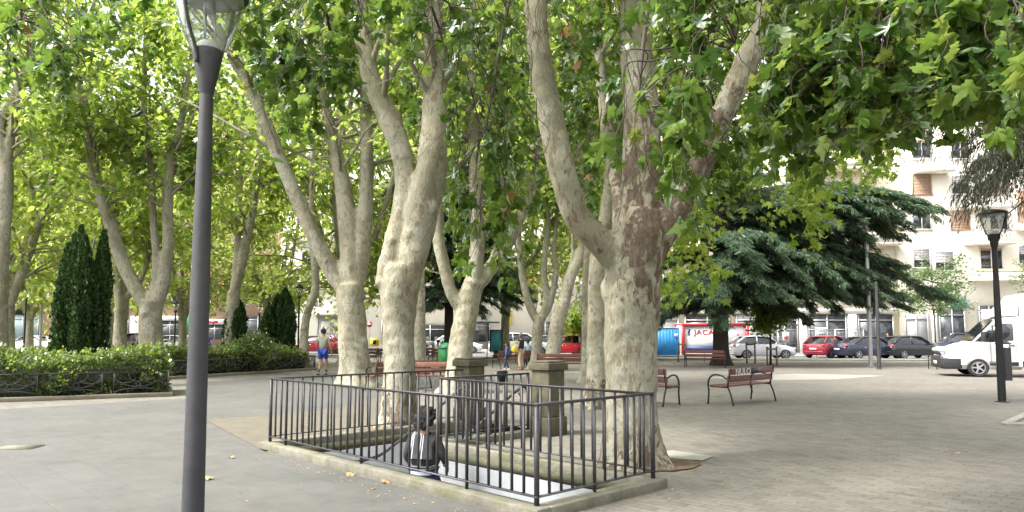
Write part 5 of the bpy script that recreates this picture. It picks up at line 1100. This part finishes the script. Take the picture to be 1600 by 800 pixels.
def car(label, kind, col, loc, rz, L=None):
    l0, Wd, belt, roof, prof, cab = SH[kind]; Lc = L or l0; e = empty('parked_car', loc, rz); tag(e, label, 'car', 'cars parked round the square'); pm = PT[col]; hw = Wd/2
    X = lambda f: Lc/2 - f*Lc
    xs = np.linspace(0, 1, 29); hz = np.interp(xs, [p[0] for p in prof], [p[1] for p in prof]); m = MB(); sec = []
    wr = .31 if kind != 'suv' else .36; wx = (.185, .80)
    for f, z in zip(xs, hz):
        nose = min(1, .80 + .2*min(1, f/.09)**.5, .84 + .16*min(1, (1-f)/.07)**.5); h = hw*nose; zb0 = .20 if .03 < f < .97 else .30
        arch = max([max(0, 1 - ((f-w)*Lc/(wr+.07))**2)**.5 for w in wx]); za = max(zb0, (wr+.08)*arch + wr*.6*(arch > 0)) if arch > 0 else zb0
        half = [(0, zb0), (h*.80, zb0), (h*.97, max(za, zb0+.04)), (h, max(za+.03, .34)), (h*1.0, z*.62), (h*.985, z*.80), (h*.93, z-.05), (h*.84, z), (0, z+.03)]
        sec.append([(X(f), y, zz) for y, zz in half] + [(X(f), -y, zz) for y, zz in half[-2:0:-1]])
    n = len(sec[0]); v = np.array(sec).reshape(-1, 3); i = np.arange(len(sec)-1)[:, None]*n; j = np.arange(n)[None, :]; k = (j+1) % n
    m.add(v, [np.stack([i+j, i+k, i+k+n, i+j+n], -1).reshape(-1, 4), np.arange(n)[None, :], (np.arange(n)+(len(sec)-1)*n)[::-1][None, :]]); m.build('body', pm, e, smooth=38)
    a, b, c, d = [X(f) for f in cab]; zb1 = belt+.02; zr = roof-.03
    def loft(off, zt, top=1.0):
        S_ = [(a+off, zb1-.05, hw*.88+off), (b, zt, hw*.68*top+off), ((b+c)/2, zt+.02, hw*.71*top+off), (c, zt-.01, hw*.68*top+off), (d-off, zb1-.02, hw*.86+off)]; return S_
    s = loft(0, zr); base = hw*.89; m = MB()
    xs2 = [a, b, (b+c)/2, c, d]; zt = [zb1, zr, zr+.03, zr-.01, zb1+.03]; yt = [hw*.80, hw*.66, hw*.69, hw*.66, hw*.78]
    v = []
    for x, z, y in zip(xs2, zt, yt): v += [(x, base, zb1-.06), (x, y, z), (x, -y, z), (x, -base, zb1-.06)]
    f = []
    for q in range(4): f += [(q*4, q*4+1, q*4+5, q*4+4), (q*4+1, q*4+2, q*4+6, q*4+5), (q*4+2, q*4+3, q*4+7, q*4+6)]
    m.add(v, np.array(f)); m.build('windows', M['carglass'], e)
    m = MB(); rv = []; t = .03
    pr = [(b-(b-a)*-.06, zr-.02, hw*.665), (b-.08, zr+t*.8, hw*.675), ((b+c)/2, zr+.03+t, hw*.70), (c+.06, zr+t*.6, hw*.675), (c+(d-c)*.08, zr-.03, hw*.665)]
    for x, z, y in pr: rv += [(x, y+.012, z-.035), (x, y*.93, z+.012), (x, 0, z+.03), (x, -y*.93, z+.012), (x, -y-.012, z-.035)]
    ff = [(q*5+r_, q*5+r_+1, q*5+r_+6, q*5+r_+5) for q in range(4) for r_ in range(4)]; m.add(rv, np.array(ff)); m.build('roof', pm, e, smooth=True)
    for sgn in (1, -1):
        for q0_, q1_, w1_, up_ in (((a+.02, sgn*(hw*.865), zb1-.04), (b-.02, sgn*(hw*.672), zr), .06, (0, 0, 1)), ((d-.02, sgn*hw*.86, zb1-.02), (c+.02, sgn*hw*.672, zr), .16 if kind != 'sedan' else .09, (0, 1, 0)), (((a+d)/2-.05, sgn*(hw*.885), zb1-.04), ((b+c)/2-.05, sgn*(hw*.708), zr+.02), .07, (0, 1, 0))):
            MB().bar(q0_, q1_, w1_, .04, up=up_).build('roof_pillar', pm, e)
    for w in wx:
        for sgn in (1, -1): wheel(e, X(w), sgn*(hw-.10), wr, sgn)
    fz = hz[2]; 
    for sgn in (1, -1):
        MB().ball((X(.035), sgn*hw*.70, .66 if kind != 'suv' else .78), (.20, .17, .075), 10, 6).build('headlight', M['headlight'], e, smooth=True)
        MB().ball((X(.975), sgn*hw*.76, .86 if kind != 'suv' else 1.0), (.13, .16, .085), 10, 6).build('tail_light', M['redlight'], e, smooth=True)
        MB().ball((a-.35, sgn*(hw+.07), belt+.07), (.07, .10, .065), 10, 6).build('mirror', pm, e, smooth=True)
        [MB().box((X(fx), sgn*(hw*.992), belt*.82), (.16, .025, .025)).build('door_handle', M['chrome'] if col != 'black' else M['plastic'], e) for fx in (.47, .69)]
        [MB().bar((X(fx), sgn*(hw+.002), .36), (X(fx)-.02, sgn*(hw*.985), belt-.04), .006, .006).build('door_seam', M['dark'], e) for fx in (.29, .53, .73)]
    MB().box((X(-.003), 0, .50), (.04, hw*1.1, .14)).build('grille', M['plastic'], e); MB().box((X(-.008), 0, .42), (.02, .5, .11)).build('number_plate', M['white'], e)
    MB().box((X(1.004), 0, .62), (.02, .5, .11)).build('number_plate', M['white'], e); MB().box((X(.99), 0, .42), (.10, hw*1.5, .12)).build('bumper', M['plastic'] if kind == 'suv' else pm, e, bevel=.03)
    return e
def at(px, Y): return (P(px, 540, Y).x, Y, .01)
car('silver hatchback facing right, parked right of the cedar trunk', 'hatch', 'silver', at(1189, 46.6), 0)
car('red hatchback seen from behind beside the young tree and its stakes', 'hatch', 'wine', at(1296, 48.2), math.radians(35), 3.9)
car('dark blue sedan behind the tall silver pole', 'sedan', 'dblue', at(1357, 46.8), math.radians(12))
car('black hatchback right of the dark blue sedan', 'hatch', 'black', at(1422, 46.8), math.radians(14), 4.2)
car('dark suv parked behind the front of the white van', 'suv', 'dblue', at(1502, 50), math.radians(165))
car('bright red car in the centre, left of the thin grey pole', 'hatch', 'red', at(884, 53.6), math.radians(180-8), 4.3)
car('second red car at the right of the bright red one, half hidden by a trunk', 'sedan', 'red', at(925, 57), math.radians(180), 4.4)
car('white car just behind the child in blue and the woman', 'suv', 'white', at(812, 53), math.radians(5), 4.6)
car('pale grey car glimpsed behind the three limbed plane tree', 'hatch', 'grey', at(850, 60), math.radians(5), 4.2)
car('white sedan at the far left beyond the hedge', 'sedan', 'white', at(48, 64), math.radians(180-4), 4.8)
car('white car cut by the left edge of the picture', 'hatch', 'white', at(-22, 64), math.radians(176))
car('silver car left of the tall cypresses', 'hatch', 'silver', at(90, 67), math.radians(180))
car('white car right of the tall cypresses', 'suv', 'white', at(188, 62), math.radians(182))
car('blue grey car between hedge and brick shops near the lamp', 'hatch', 'silver', at(290, 64), math.radians(178))
car('white car behind the gnarled plane tree', 'hatch', 'white', at(262, 58), math.radians(178))
car('wine red car behind the walking man', 'hatch', 'wine', at(492, 58), math.radians(178))
car('dark car at the far left beyond the white sedan', 'suv', 'black', at(215, 57), math.radians(90))
car('white car beyond the motorcycles', 'hatch', 'white', at(716, 60), math.radians(0))
# white box van
e = empty('delivery_van', (P(1478, 560, 26.9).x+.35, 26.9+1.1, .008), PI-.35); tag(e, 'white box van entering from the right behind the right street lamp', 'van')
hw = 1.0; prof = [(0, .45, .60), (-.05, .78, .92), (-.18, 1.0, .97), (-.75, 1.22, 1.0), (-.95, 1.30, 1.0), (-1.75, 2.12, .90), (-2.0, 2.24, .88), (-2.55, 2.27, .88)]
m = MB(); sec = []
for x, z, k in prof:
    h = hw*k; zb2 = .32 if x > -.02 else .28; ar = max(0, 1-((x+1.14)/.48)**2)**.5*.78; za = max(zb2, ar)
    half = [(0, zb2), (h*.85, zb2), (hw*min(1, k+.05), max(za, .4)), (hw*min(1, k+.06), max(.8, za+.02)), (h*1.0 if z < 1.32 else hw*.99, min(z, 1.28)), (h*.96, z-.06 if z > 1.32 else z-.02), (h*.8, z), (0, z+.04)]
    sec.append([(x, y, zz) for y, zz in half] + [(x, -y, zz) for y, zz in half[-2:0:-1]])
for f_ in np.linspace(.3, 1, 1): pass
secs = []
for s0, s1 in zip(sec, sec[1:]):
    for t in np.linspace(0, 1, 6)[:-1]: secs.append([tuple(np.array(p)*(1-t)+np.array(q)*t) for p, q in zip(s0, s1)])
secs.append(sec[-1]); n = len(sec[0]); v = np.array(secs)
for r_ in range(len(v)):                                   # round wheel arches
    x = v[r_, 0, 0]; ar = max(0, 1-((x+1.14)/.47)**2)**.5*.80
    for j_ in (2, 3, n-3, n-2):
        if ar > 0: v[r_, j_, 2] = max(v[r_, j_, 2], ar + (.02 if j_ in (3, n-3) else 0))
i = np.arange(len(secs)-1)[:, None]*n; j = np.arange(n)[None, :]; k = (j+1) % n
m.add(v.reshape(-1, 3), [np.stack([i+j, i+k, i+k+n, i+j+n], -1).reshape(-1, 4), np.arange(n)[None, :], (np.arange(n)+(len(secs)-1)*n)[::-1][None, :]]); m.build('cab', PT['white'], e, smooth=35)
MB().box((-4.6, 0, 1.85), (4.05, 2.15, 2.45)).build('cargo_box', M['white'], e, bevel=.03); MB().box((-4.2, 0, .45), (4.6, .9, .18)).build('chassis', M['plastic'], e)
m = MB(); m.box((-2.58, 0, .62), (.06, 2.17, .06)); [m.box((-4.6, s*1.08, .66), (4.05, .03, .08)) for s in (-1, 1)]; m.build('trim', M['steel'], e)
pts_ = [(-1.72, 2.23), (-2.52, 3.02), (-2.52, 2.28)]; m = MB(); M_ = Matrix(((1, 0, 0, 0), (0, 0, 1, -.82), (0, 1, 0, 0), (0, 0, 0, 1))); m.prism(pts_, 1.64, M_); m.build('air_deflector', M['white'], e, bevel=.04)
for s in (1, -1):
    m = MB(); M_ = Matrix(((1, 0, 0, 0), (0, 0, 1, s*.972 - .012), (0, 1, 0, 0), (0, 0, 0, 1)))
    m.prism([(-1.02, 1.30), (-1.62, 1.88), (-1.72, 1.97), (-2.22, 1.99), (-2.28, 1.93), (-2.28, 1.36), (-1.55, 1.28)], .03, M_); m.build('side_window', M['carglass'], e)
    MB().box((-1.62, s*.99, 1.62), (.04, .03, .64)).build('window_bar', M['plastic'], e)
    m = MB(); m.box((-1.28, s*1.20, 1.50), (.12, .22, .38)); m.bar((-1.25, s*.95, 1.4), (-1.28, s*1.15, 1.4), .04, .05); m.build('mirror', M['plastic'], e, bevel=.04)
    MB().ball((-.28, s*.76, .98), (.34, .20, .13), 12, 8).build('headlight', M['headlight'], e, smooth=True)
    [MB().bar((x, s*1.002, .45), (x, s*1.0, 1.3), .01, .008).build('door_seam', M['dark'], e) for x in (-1.55, -2.35)]; MB().box((-2.22, s*1.01, 1.18), (.16, .03, .035)).build('door_handle', M['plastic'], e)
    for x in (-1.14, -4.8): wheel(e, x, s*.86, .345, s)
    m = MB(); m.box((-.30, s*.955, .50), (.62, .10, .42)); m.build('bumper_corner', M['plastic'], e, bevel=.05); MB().box((-1.95, s*1.0, .50), (.9, .035, .14)).build('sill', M['plastic'], e)
m = MB(); m.box((-.02, 0, .52), (.22, 1.72, .46)); m.build('bumper', M['plastic'], e, bevel=.08); MB().box((.02, 0, .87), (.06, 1.0, .14)).build('grille', M['plastic'], e); MB().box((.10, 0, .5), (.02, .52, .12)).build('number_plate', M['white'], e)
v = [(-.98, -.88, 1.31), (-.98, .88, 1.31), (-1.76, .76, 2.13), (-1.76, -.76, 2.13)]; v = [(x+.035, y, z+.045) for x, y, z in v]; MB().add(v, np.array([(0, 1, 2, 3)])).build('windscreen', M['carglass'], e)
# motor scooters
def scooter(label, px, Y, rz, col):
    q = P(px, 540, Y); e = empty('motor_scooter', (q.x, Y, .01), rz); tag(e, label, 'scooter', 'scooters parked beyond the benches')
    for x in (-.62, .62): MB().lathe([(.14, -.05), (.25, -.055), (.27, -.02), (.27, .02), (.25, .055), (.14, .05)], 16).build('wheel', M['rubber'], e, loc=(x, 0, .27), rot=(PI/2, 0, 0), smooth=35)
    m = MB(); m.tube(crom([(-.8, 0, .55), (-.5, 0, .58), (-.15, 0, .42), (.15, 0, .28), (.4, 0, .5), (.45, 0, .9)], 4), [.10]*4+[.16]*4+[.15]*4+[.08]*4+[.12]*4+[.10], 8); m.build('body', PT[col], e, smooth=True)
    MB().ball((-.35, 0, .76), (.42, .14, .07), 10, 6).build('seat', M['plastic'], e, smooth=True); m = MB(); m.tube([(.62, 0, .27), (.42, 0, 1.0)], .03, 6); m.tube([(.40, -.33, 1.03), (.40, .33, 1.03)], .018, 6); m.build('handlebar', M['blackmetal'], e)
    MB().prism([(-.2, 0), (.2, 0), (.15, .42), (-.15, .42)], .01, Matrix.Translation((.50, 0, 1.0)) @ Matrix.Rotation(PI/2, 4, 'Z') @ Matrix.Rotation(1.2, 4, 'X')).build('windscreen', M['lampglass'], e); MB().ball((.54, 0, .92), (.06, .09, .07), 8, 6).build('headlight', M['headlight'], e)
    MB().box((-.78, 0, .95), (.34, .36, .28)).build('top_box', PT[col], e, bevel=.05)
for i, (px, Y, rz, c, lab) in enumerate([(657, 52, 1.9, 'red', 'red scooter leftmost of the parked scooters'), (668, 52.3, 1.6, 'white', 'white scooter next to the red one, taller screen'), (680, 52, 1.4, 'grey', 'grey scooter in the middle of the row beyond the benches'), (691, 52.4, 1.7, 'blue', 'blue scooter right of the grey one'), (645, 52, 1.2, 'white', 'white scooter half hidden by the smooth plane trunk')]):
    scooter(lab, px, Y, rz, c)
# covered heap by the benches, tented thing behind hedge
q = P(700, 560, 34.5); e = empty('covered_bin', (q.x-.05, 33.9, 0)); tag(e, 'bright green covered bin beside the far bench', 'bin'); MB().lathe([(.30, 0), (.36, .5), (.36, .95), (.25, 1.12), (.02, 1.2)], 12).build('cover', M['green'], e, smooth=True); MB().lathe([(.37, .90), (.385, .92), (.385, .98), (.37, 1.0)], 12).build('rim', M['dkgreen'], e)
# ================================================================ people
SK = {'fair': plain('skin_fair', (.50, .30, .22), .6, 0, .06, 12, .05), 'tan': plain('skin_tan', (.36, .20, .14), .6, 0, .06, 12, .05)}
M['hairdark'] = plain('dark_hair', (.02, .016, .014), .7, 0, .5, 40, 1); M['hairgrey'] = plain('grey_hair', (.16, .15, .15), .8, 0, .4, 40, 1)
M['eye'] = plain('eye', (.03, .02, .015), .2)
def skin(name, pts, edges, rads, mat, parent, lvl=1):
    me = bpy.data.meshes.new(name); me.from_pydata([tuple(p) for p in pts], edges, []); o = bpy.data.objects.new(name, me); COL.objects.link(o); o.parent = parent
    md = o.modifiers.new('skin', 'SKIN'); md.use_smooth_shade = True
    for i, r in enumerate(rads): me.skin_vertices[0].data[i].radius = (r, r) if np.isscalar(r) else r
    me.skin_vertices[0].data[0].use_root = True
    s = o.modifiers.new('sub', 'SUBSURF'); s.levels = lvl; s.render_levels = lvl
    ev = o.evaluated_get(bpy.context.evaluated_depsgraph_get()); nm = bpy.data.meshes.new_from_object(ev); o.modifiers.clear(); o.data = nm; nm.name = name; bpy.data.meshes.remove(me); nm.materials.clear(); nm.materials.append(mat)
    nm.polygons.foreach_set('use_smooth', np.ones(len(nm.polygons), bool)); return o
BASE = dict(pel=(0, 0, .95), spi=(0, 0, 1.13), che=(0, -.01, 1.33), nek=(0, 0, 1.49), hb=(0, .02, 1.56), hm=(0, .015, 1.645), ht=(0, 0, 1.715),
            ls=(-.17, 0, 1.42), le=(-.23, -.03, 1.14), lw=(-.22, .06, .90), rs=(.17, 0, 1.42), re=(.23, -.03, 1.14), rw=(.22, .06, .90),
            lh=(-.09, 0, .91), lk=(-.10, .03, .50), la=(-.10, -.02, .09), rh=(.09, 0, .91), rk=(.10, .03, .50), ra=(.10, -.02, .09))
def person(label, loc, rz, H, pose, skn, hair, top, bottom, shoe, sleeve=.55, leg=1.0, child=False, topr=1.0, extra=None, hairlen=0, coat=0, group='people in the square', sock=None):
    e = empty('person', loc, rz); tag(e, label, 'person', group); s = H/1.75
    J = {k: np.array(v, float) for k, v in BASE.items()}
    for k, v in pose.items(): J[k] = np.array(v, float)
    if child:
        for k in ('hb', 'hm', 'ht'): J[k] = J['nek'] + (J[k]-J['nek'])*1.35
    J = {k: v*s for k, v in J.items()}; hs_ = s*(1.3 if child else 1)
    names = ['pel', 'spi', 'che', 'nek', 'hb', 'hm', 'ht', 'ls', 'le', 'lw', 'rs', 're', 'rw', 'lh', 'lk', 'la', 'rh', 'rk', 'ra']
    R_ = dict(pel=.115, spi=.105, che=.12, nek=.052, hb=.068, hm=.088, ht=.062, ls=.058, le=.040, lw=.027, rs=.058, re=.040, rw=.027, lh=.082, lk=.054, la=.036, rh=.082, rk=.054, ra=.036)
    pts = [J[n] for n in names]; rads = [R_[n]*(hs_ if n in ('hb', 'hm', 'ht') else s) for n in names]; ix = {n: i for i, n in enumerate(names)}
    ed = [('pel', 'spi'), ('spi', 'che'), ('che', 'nek'), ('nek', 'hb'), ('hb', 'hm'), ('hm', 'ht'), ('che', 'ls'), ('ls', 'le'), ('le', 'lw'), ('che', 'rs'), ('rs', 're'), ('re', 'rw'), ('pel', 'lh'), ('lh', 'lk'), ('lk', 'la'), ('pel', 'rh'), ('rh', 'rk'), ('rk', 'ra')]
    ed = [(ix[a], ix[b]) for a, b in ed]
    for sd, w_, el in (('l', 'lw', 'le'), ('r', 'rw', 're')):
        d = unit(J[w_]-J[el]); sx = -1 if sd == 'l' else 1; side = unit(np.cross(d, (sx, 0, 0))); palm = J[w_] + d*.055*s; pts.append(palm); rads.append(.030*s); pi_ = len(pts)-1; ed.append((ix[w_], pi_))
        for k in range(4):
            o_ = side*(k-1.5)*.019*s; fl = (.062, .072, .068, .052)[k]*s; a = palm + d*.035*s + o_; b = a + d*fl*.6 + np.array((-sx, 0, 0))*.008*s; c = b + d*fl*.45 + np.array((-sx, 0, 0))*.022*s
            base_i = len(pts); pts += [a, b, c]; rads += [.0095*s, .0085*s, .0065*s]; ed += [(pi_, base_i), (base_i, base_i+1), (base_i+1, base_i+2)]
        th = palm + (-side)*.0 + side*(-1)*.03*s; t2 = th + d*.035*s + side*(-1)*.018*s; bi = len(pts); pts += [th, t2]; rads += [.012*s, .008*s]; ed += [(ix[w_], bi), (bi, bi+1)]
    for sd in 'lr':                                          # feet
        a = J[sd+'a']; f = a + np.array((0, .15, -.045))*s; f[2] = max(f[2], a[2]-.05*s); bi = len(pts); pts += [a + np.array((0, -.045, -.045))*s, f]; rads += [.034*s, .032*s]; ed += [(ix[sd+'a'], bi), (ix[sd+'a'], bi+1)]
    hd = unit(J['ht']-J['hb']); fw = np.cross((-1, 0, 0), hd) if 'face' not in pose else np.array(pose['face'], float); fw = unit(fw - hd*np.dot(fw, hd)); rt = np.cross(fw, hd)
    nz = J['hm'] + fw*.098*hs_ - hd*.018*hs_; bi = len(pts); pts.append(nz); rads.append(.012*hs_); ed.append((ix['hm'], bi))
    for k in (-1, 1): bi = len(pts); pts.append(J['hm'] + rt*k*.086*hs_ - hd*.015*hs_); rads.append(.014*hs_); ed.append((ix['hm'], bi))
    body = skin('body', pts, ed, rads, SK[skn], e)
    for k in (-1, 1): q = J['hm'] + fw*.078*hs_ + rt*k*.032*hs_ + hd*.004*hs_; MB().ball(tuple(q), .010*hs_, 8, 6).build('eye', M['eye'], e, smooth=True)
    q = J['hm'] + fw*.081*hs_ - hd*.052*hs_; MB().ball(tuple(q), (.022*hs_, .010*hs_, .006*hs_), 8, 4).build('mouth', M['eye'] if False else SK['tan'], e)
    # hair: a rough cap over the back and top of the head
    r = np.random.default_rng(len(label)); m = MB(); c = J['hm'] + hd*.02*hs_ - fw*.012*hs_; vs = []; n1, n2 = 20, 12
    for a in range(n2+1):
        ph = PI*(.74+.04*min(hairlen, 1))*(a/n2)+ .02
        for b in range(n1):
            t = 2*PI*b/n1; fr = math.cos(t); p2 = ph*(1.0 if fr < -.2 else 1-.50*(fr+.2)); k = (.104 + hairlen*.035)*hs_*(1+r.uniform(-.05, .07)*(1+hairlen*2.2))
            vs.append(c + hd*math.cos(p2)*k*1.08 + (fw*fr + rt*math.sin(t))*math.sin(p2)*k)
    i = np.arange(n2)[:, None]*n1; j = np.arange(n1)[None, :]; k = (j+1) % n1; m.add(np.array(vs), [np.stack([i+j, i+j+n1, i+k+n1, i+k], -1).reshape(-1, 4), np.arange(n1)[None, :]]); m.build('hair', hair, e, smooth=True)
    lerp = lambda a, b, t: a + (b-a)*t
    tp = [J['pel'] + np.array((0, 0, .02))*s, J['spi'], J['che'], lerp(J['che'], J['nek'], .72), J['ls'], J['rs']]; tr = [.150*topr, .136*topr, .138*topr, .066, .076, .076]; te = [(0, 1), (1, 2), (2, 3), (2, 4), (2, 5)]
    for i_, sd in ((4, 'l'), (5, 'r')):
        if sleeve > 1: b1 = len(tp); tp += [J[sd+'e'], lerp(J[sd+'e'], J[sd+'w'], .93)]; tr += [.060, .045]; te += [(i_, b1), (b1, b1+1)]
        elif sleeve > 0: b1 = len(tp); tp.append(lerp(J[sd+'s'], J[sd+'e'], sleeve)); tr.append(.064); te.append((i_, b1))
    if coat: b1 = len(tp); tp.append(J['pel'] - np.array((0, 0, coat))*s); tr.append(.175); te.append((0, b1))
    skin('top', tp, te, [x*s for x in tr], top, e)
    bp = [J['pel'], J['lh'], J['rh']]; br = [.135, .100, .100]; be = [(0, 1), (0, 2)]
    for i_, sd in ((1, 'l'), (2, 'r')):
        if leg > 1: b1 = len(bp); bp += [J[sd+'k'], lerp(J[sd+'k'], J[sd+'a'], .93)]; br += [.080, .066]; be += [(i_, b1), (b1, b1+1)]
        else: b1 = len(bp); bp.append(lerp(J[sd+'h'], J[sd+'k'], leg)); br.append(.098); be.append((i_, b1))
    skin('trousers' if leg > 1 else 'shorts', bp, be, [x*s for x in br], bottom, e)
    for sd in 'lr':
        a = J[sd+'a']; skin('shoe', [a + np.array((0, -.01, -.03))*s, a + np.array((0, -.05, -.05))*s, a + np.array((0, .07, -.052))*s, a + np.array((0, .15, -.056))*s], [(0, 1), (0, 2), (2, 3)], [x*s for x in (.045, .038, .042, .034)], shoe, e)
        if sock: skin('sock', [a, lerp(a, J[sd+'k'], .42)], [(0, 1)], [.043*s, .05*s], sock, e)
    return e, J, s
M['sage'] = plain('sage_tshirt', (.26, .30, .23), .9, 0, .08, 5, .2); M['royal'] = plain('royal_blue_shorts', (.02, .06, .35), .8, 0, .12, 6, .2); M['sock'] = plain('dark_sock', (.03, .035, .03), .9)
q = G(504, 588)
person('man in sage green t shirt and royal blue shorts walking away beside the hedge', q, 0, 1.80, dict(ra=(.09, .16, .10), rk=(.10, .15, .52), la=(-.10, -.22, .12), lk=(-.10, .02, .50), le=(-.25, .0, 1.15), lw=(-.23, .12, .94), re=(.27, -.04, 1.16), rw=(.30, .02, .92), hm=(.0, .03, 1.645)),
       'tan', M['hairdark'], M['sage'], M['royal'], M['rubber'], sleeve=.6, leg=.72, topr=1.08, sock=M['sock'])
# cardigan with white stripes running down the back and round the hem
m_, t_, o_ = newmat('striped_cardigan'); b_ = N(t_, 'ShaderNodeBsdfPrincipled'); b_.inputs['Roughness'].default_value = .95; cc = coords(t_); sx = N(t_, 'ShaderNodeSeparateXYZ'); t_.links.new(cc, sx.inputs[0])
def band(src, c, h): 
    a = N(t_, 'ShaderNodeMath', operation='SUBTRACT'); t_.links.new(src, a.inputs[0]); a.inputs[1].default_value = c; b = N(t_, 'ShaderNodeMath', operation='ABSOLUTE'); t_.links.new(a.outputs[0], b.inputs[0]); l = N(t_, 'ShaderNodeMath', operation='LESS_THAN'); t_.links.new(b.outputs[0], l.inputs[0]); l.inputs[1].default_value = h; return l.outputs[0]
def mx(a, b): n = N(t_, 'ShaderNodeMath', operation='MAXIMUM'); t_.links.new(a, n.inputs[0]); t_.links.new(b, n.inputs[1]); return n.outputs[0]
X_, Z_ = sx.outputs[0], sx.outputs[2]; gt = N(t_, 'ShaderNodeMath', operation='GREATER_THAN'); t_.links.new(Z_, gt.inputs[0]); gt.inputs[1].default_value = 1.0
vl = mx(mx(band(X_, -.135, .006), band(X_, -.11, .005)), mx(band(X_, .02, .006), band(X_, -.008, .005))); mu = N(t_, 'ShaderNodeMath', operation='MULTIPLY'); t_.links.new(vl, mu.inputs[0]); t_.links.new(gt.outputs[0], mu.inputs[1])
st = mx(mu.outputs[0], mx(band(Z_, .915, .022), mx(band(Z_, 1.0, .007), band(Z_, .968, .006))))
nn = noise(t_, cc, 60, 3); dk = ramp(t_, nn.outputs[0], [(.3, (.022, .022, .022)), (.7, (.055, .055, .052))]).outputs[0]; lt = N(t_, 'ShaderNodeMath', operation='LESS_THAN'); t_.links.new(Z_, lt.inputs[0]); lt.inputs[1].default_value = .965
dk = mixc(t_, lt.outputs[0], dk, (.012, .016, .07)); t_.links.new(mixc(t_, st, dk, (.45, .49, .58)), b_.inputs['Base Color']); t_.links.new(b_.outputs[0], o_.inputs[0]); M['cardigan'] = m_
q = W(3.0, 1.03, -1.06); q = Vector((q.x, q.y, -1.06))
person('person in long dark cardigan with white stripes going down the stair behind the railing', q, math.radians(-16), 1.66, dict(ra=(.09, .12, .09), rk=(.1, .14, .50), le=(-.26, .0, 1.16), lw=(-.22, .16, .98), re=(.27, .02, 1.16), rw=(.25, .2, 1.0), hm=(.02, .02, 1.64), ht=(.02, .01, 1.715), face=(.78, .62, -.1)),
       'tan', M['hairgrey'] if False else M['hairdark'], M['cardigan'], plain('navy_trousers', (.015, .02, .05), .9), M['rubber'], sleeve=2, leg=2, topr=1.25, hairlen=1.3, coat=.10)
M['blacktop'] = plain('black_top', (.02, .02, .03), .9); M['beige'] = plain('beige_trousers', (.55, .42, .30), .9, 0, .1, 5, .2); M['bluetop'] = plain('blue_hoodie', (.03, .14, .42), .9, 0, .15); M['jeans'] = plain('dark_jeans', (.02, .045, .09), .9)
q = G(814, 578); e_, J, s = person('woman in black top and beige trousers standing behind the child in blue', q, math.radians(60), 1.62, dict(re=(.24, .06, 1.2), rw=(.14, .24, 1.28), le=(-.25, 0, 1.15)), 'tan', M['hairgrey'], M['blacktop'], M['beige'], M['stake'], sleeve=.3, leg=2, topr=1.2, hairlen=.3)
e = empty('shoulder_bag', (q.x-.38, q.y-.12, 0), .3); tag(e, 'yellow bag hanging at the left side of the woman in black', 'bag'); MB().ball((0.08, 0, .92), (.13, .07, .16), 12, 8).build('pouch', M['yellow'], e, smooth=True); MB().tube(crom([(.08, 0, 1.05), (.14, .02, 1.3), (.30, .06, 1.36)], 4), .012, 5).build('strap', M['yellow'], e)
q = G(792, 578); person('small child in blue top and jeans walking left past the shelter', q, math.radians(80), 1.16, dict(ra=(.09, .18, .09), rk=(.1, .14, .50), la=(-.10, -.16, .10)), 'tan', M['hairdark'], M['bluetop'], M['jeans'], M['white'], sleeve=2, leg=2, child=True)
q = G(825, 574); person('child in pale blue shirt half hidden behind the woman in black', q, math.radians(20), 1.30, {}, 'tan', M['hairdark'], plain('pale_blue_shirt', (.3, .45, .6), .9), M['jeans'], M['rubber'], sleeve=.6, leg=2, child=True)
sit = dict(pel=(0, 0, .52), spi=(0, -.04, .70), che=(0, -.02, .90), nek=(0, 0, 1.06), hb=(0, .02, 1.13), hm=(0, .02, 1.215), ht=(0, .01, 1.285), ls=(-.17, 0, .99), le=(-.24, .02, .74), lw=(-.15, .24, .60), rs=(.17, 0, .99), re=(.24, .02, .74), rw=(.15, .24, .60), lh=(-.09, .02, .52), lk=(-.12, .46, .50), la=(-.12, .44, .09), rh=(.09, .02, .52), rk=(.12, .46, .50), ra=(.12, .44, .09))
q = G(684, 568); person('person in white top sitting on the far bench by the green bin', (q.x, q.y+.12, 0), math.radians(0), 1.7, sit, 'tan', M['hairdark'], M['offwhite'], M['beige'], M['rubber'], sleeve=.5, leg=2)
for i, (px, Y, rz, H, tp, lab) in enumerate([(352, 52, 60, 1.7, 'grey', 'person in dark top walking beyond the hedge by the red shop'), (326, 56, 200, 1.65, 'royal', 'person in blue top beyond the hedge, left of the red shop'), (1337, 57.5, 160, 1.75, 'black', 'person in black at the clothes shop left of the silver pole'), (1350, 57, 190, 1.72, 'sage', 'person in grey at the clothes shop between the two poles'), (1388, 56.5, 100, 1.68, 'white', 'person in white outside the clothes shop, right of the dark post')]):
    person(lab, at(px, Y), math.radians(rz), H, {}, 'tan', M['hairdark'], {'grey': M['greywall'], 'royal': M['royal'], 'black': M['blacktop'], 'sage': M['sage'], 'white': M['offwhite']}[tp], M['jeans'], M['rubber'], sleeve=.6, leg=2)
# bird on a thin bough
q = P(213, 184, 14); e = empty('bird', q, .6); tag(e, 'small black bird perched on a thin bough left of the near lamp', 'bird')
m = MB(); m.tube(crom([(-.17, 0, -.02), (-.08, 0, .01), (0, 0, .05), (.05, 0, .10), (.085, 0, .135), (.12, 0, .13)], 4), np.interp(np.linspace(0, 1, 21), [0, .3, .5, .7, .85, .93, 1], [.006, .022, .042, .036, .026, .016, .003]), 10); m.build('body', M['blackmetal'], e, smooth=True)
MB().prism([(-.15, 0), (.02, .02), (.04, .07), (-.02, .075)], .01, Matrix.Rotation(PI/2, 4, 'X') @ Matrix.Translation((0, 0, .038))).build('wing', M['plastic'], e); m = MB(); [m.tube([(0, s*.012, .02), (.01, s*.012, -.02)], .003, 4) for s in (-1, 1)]; m.build('leg', M['twig'], e)
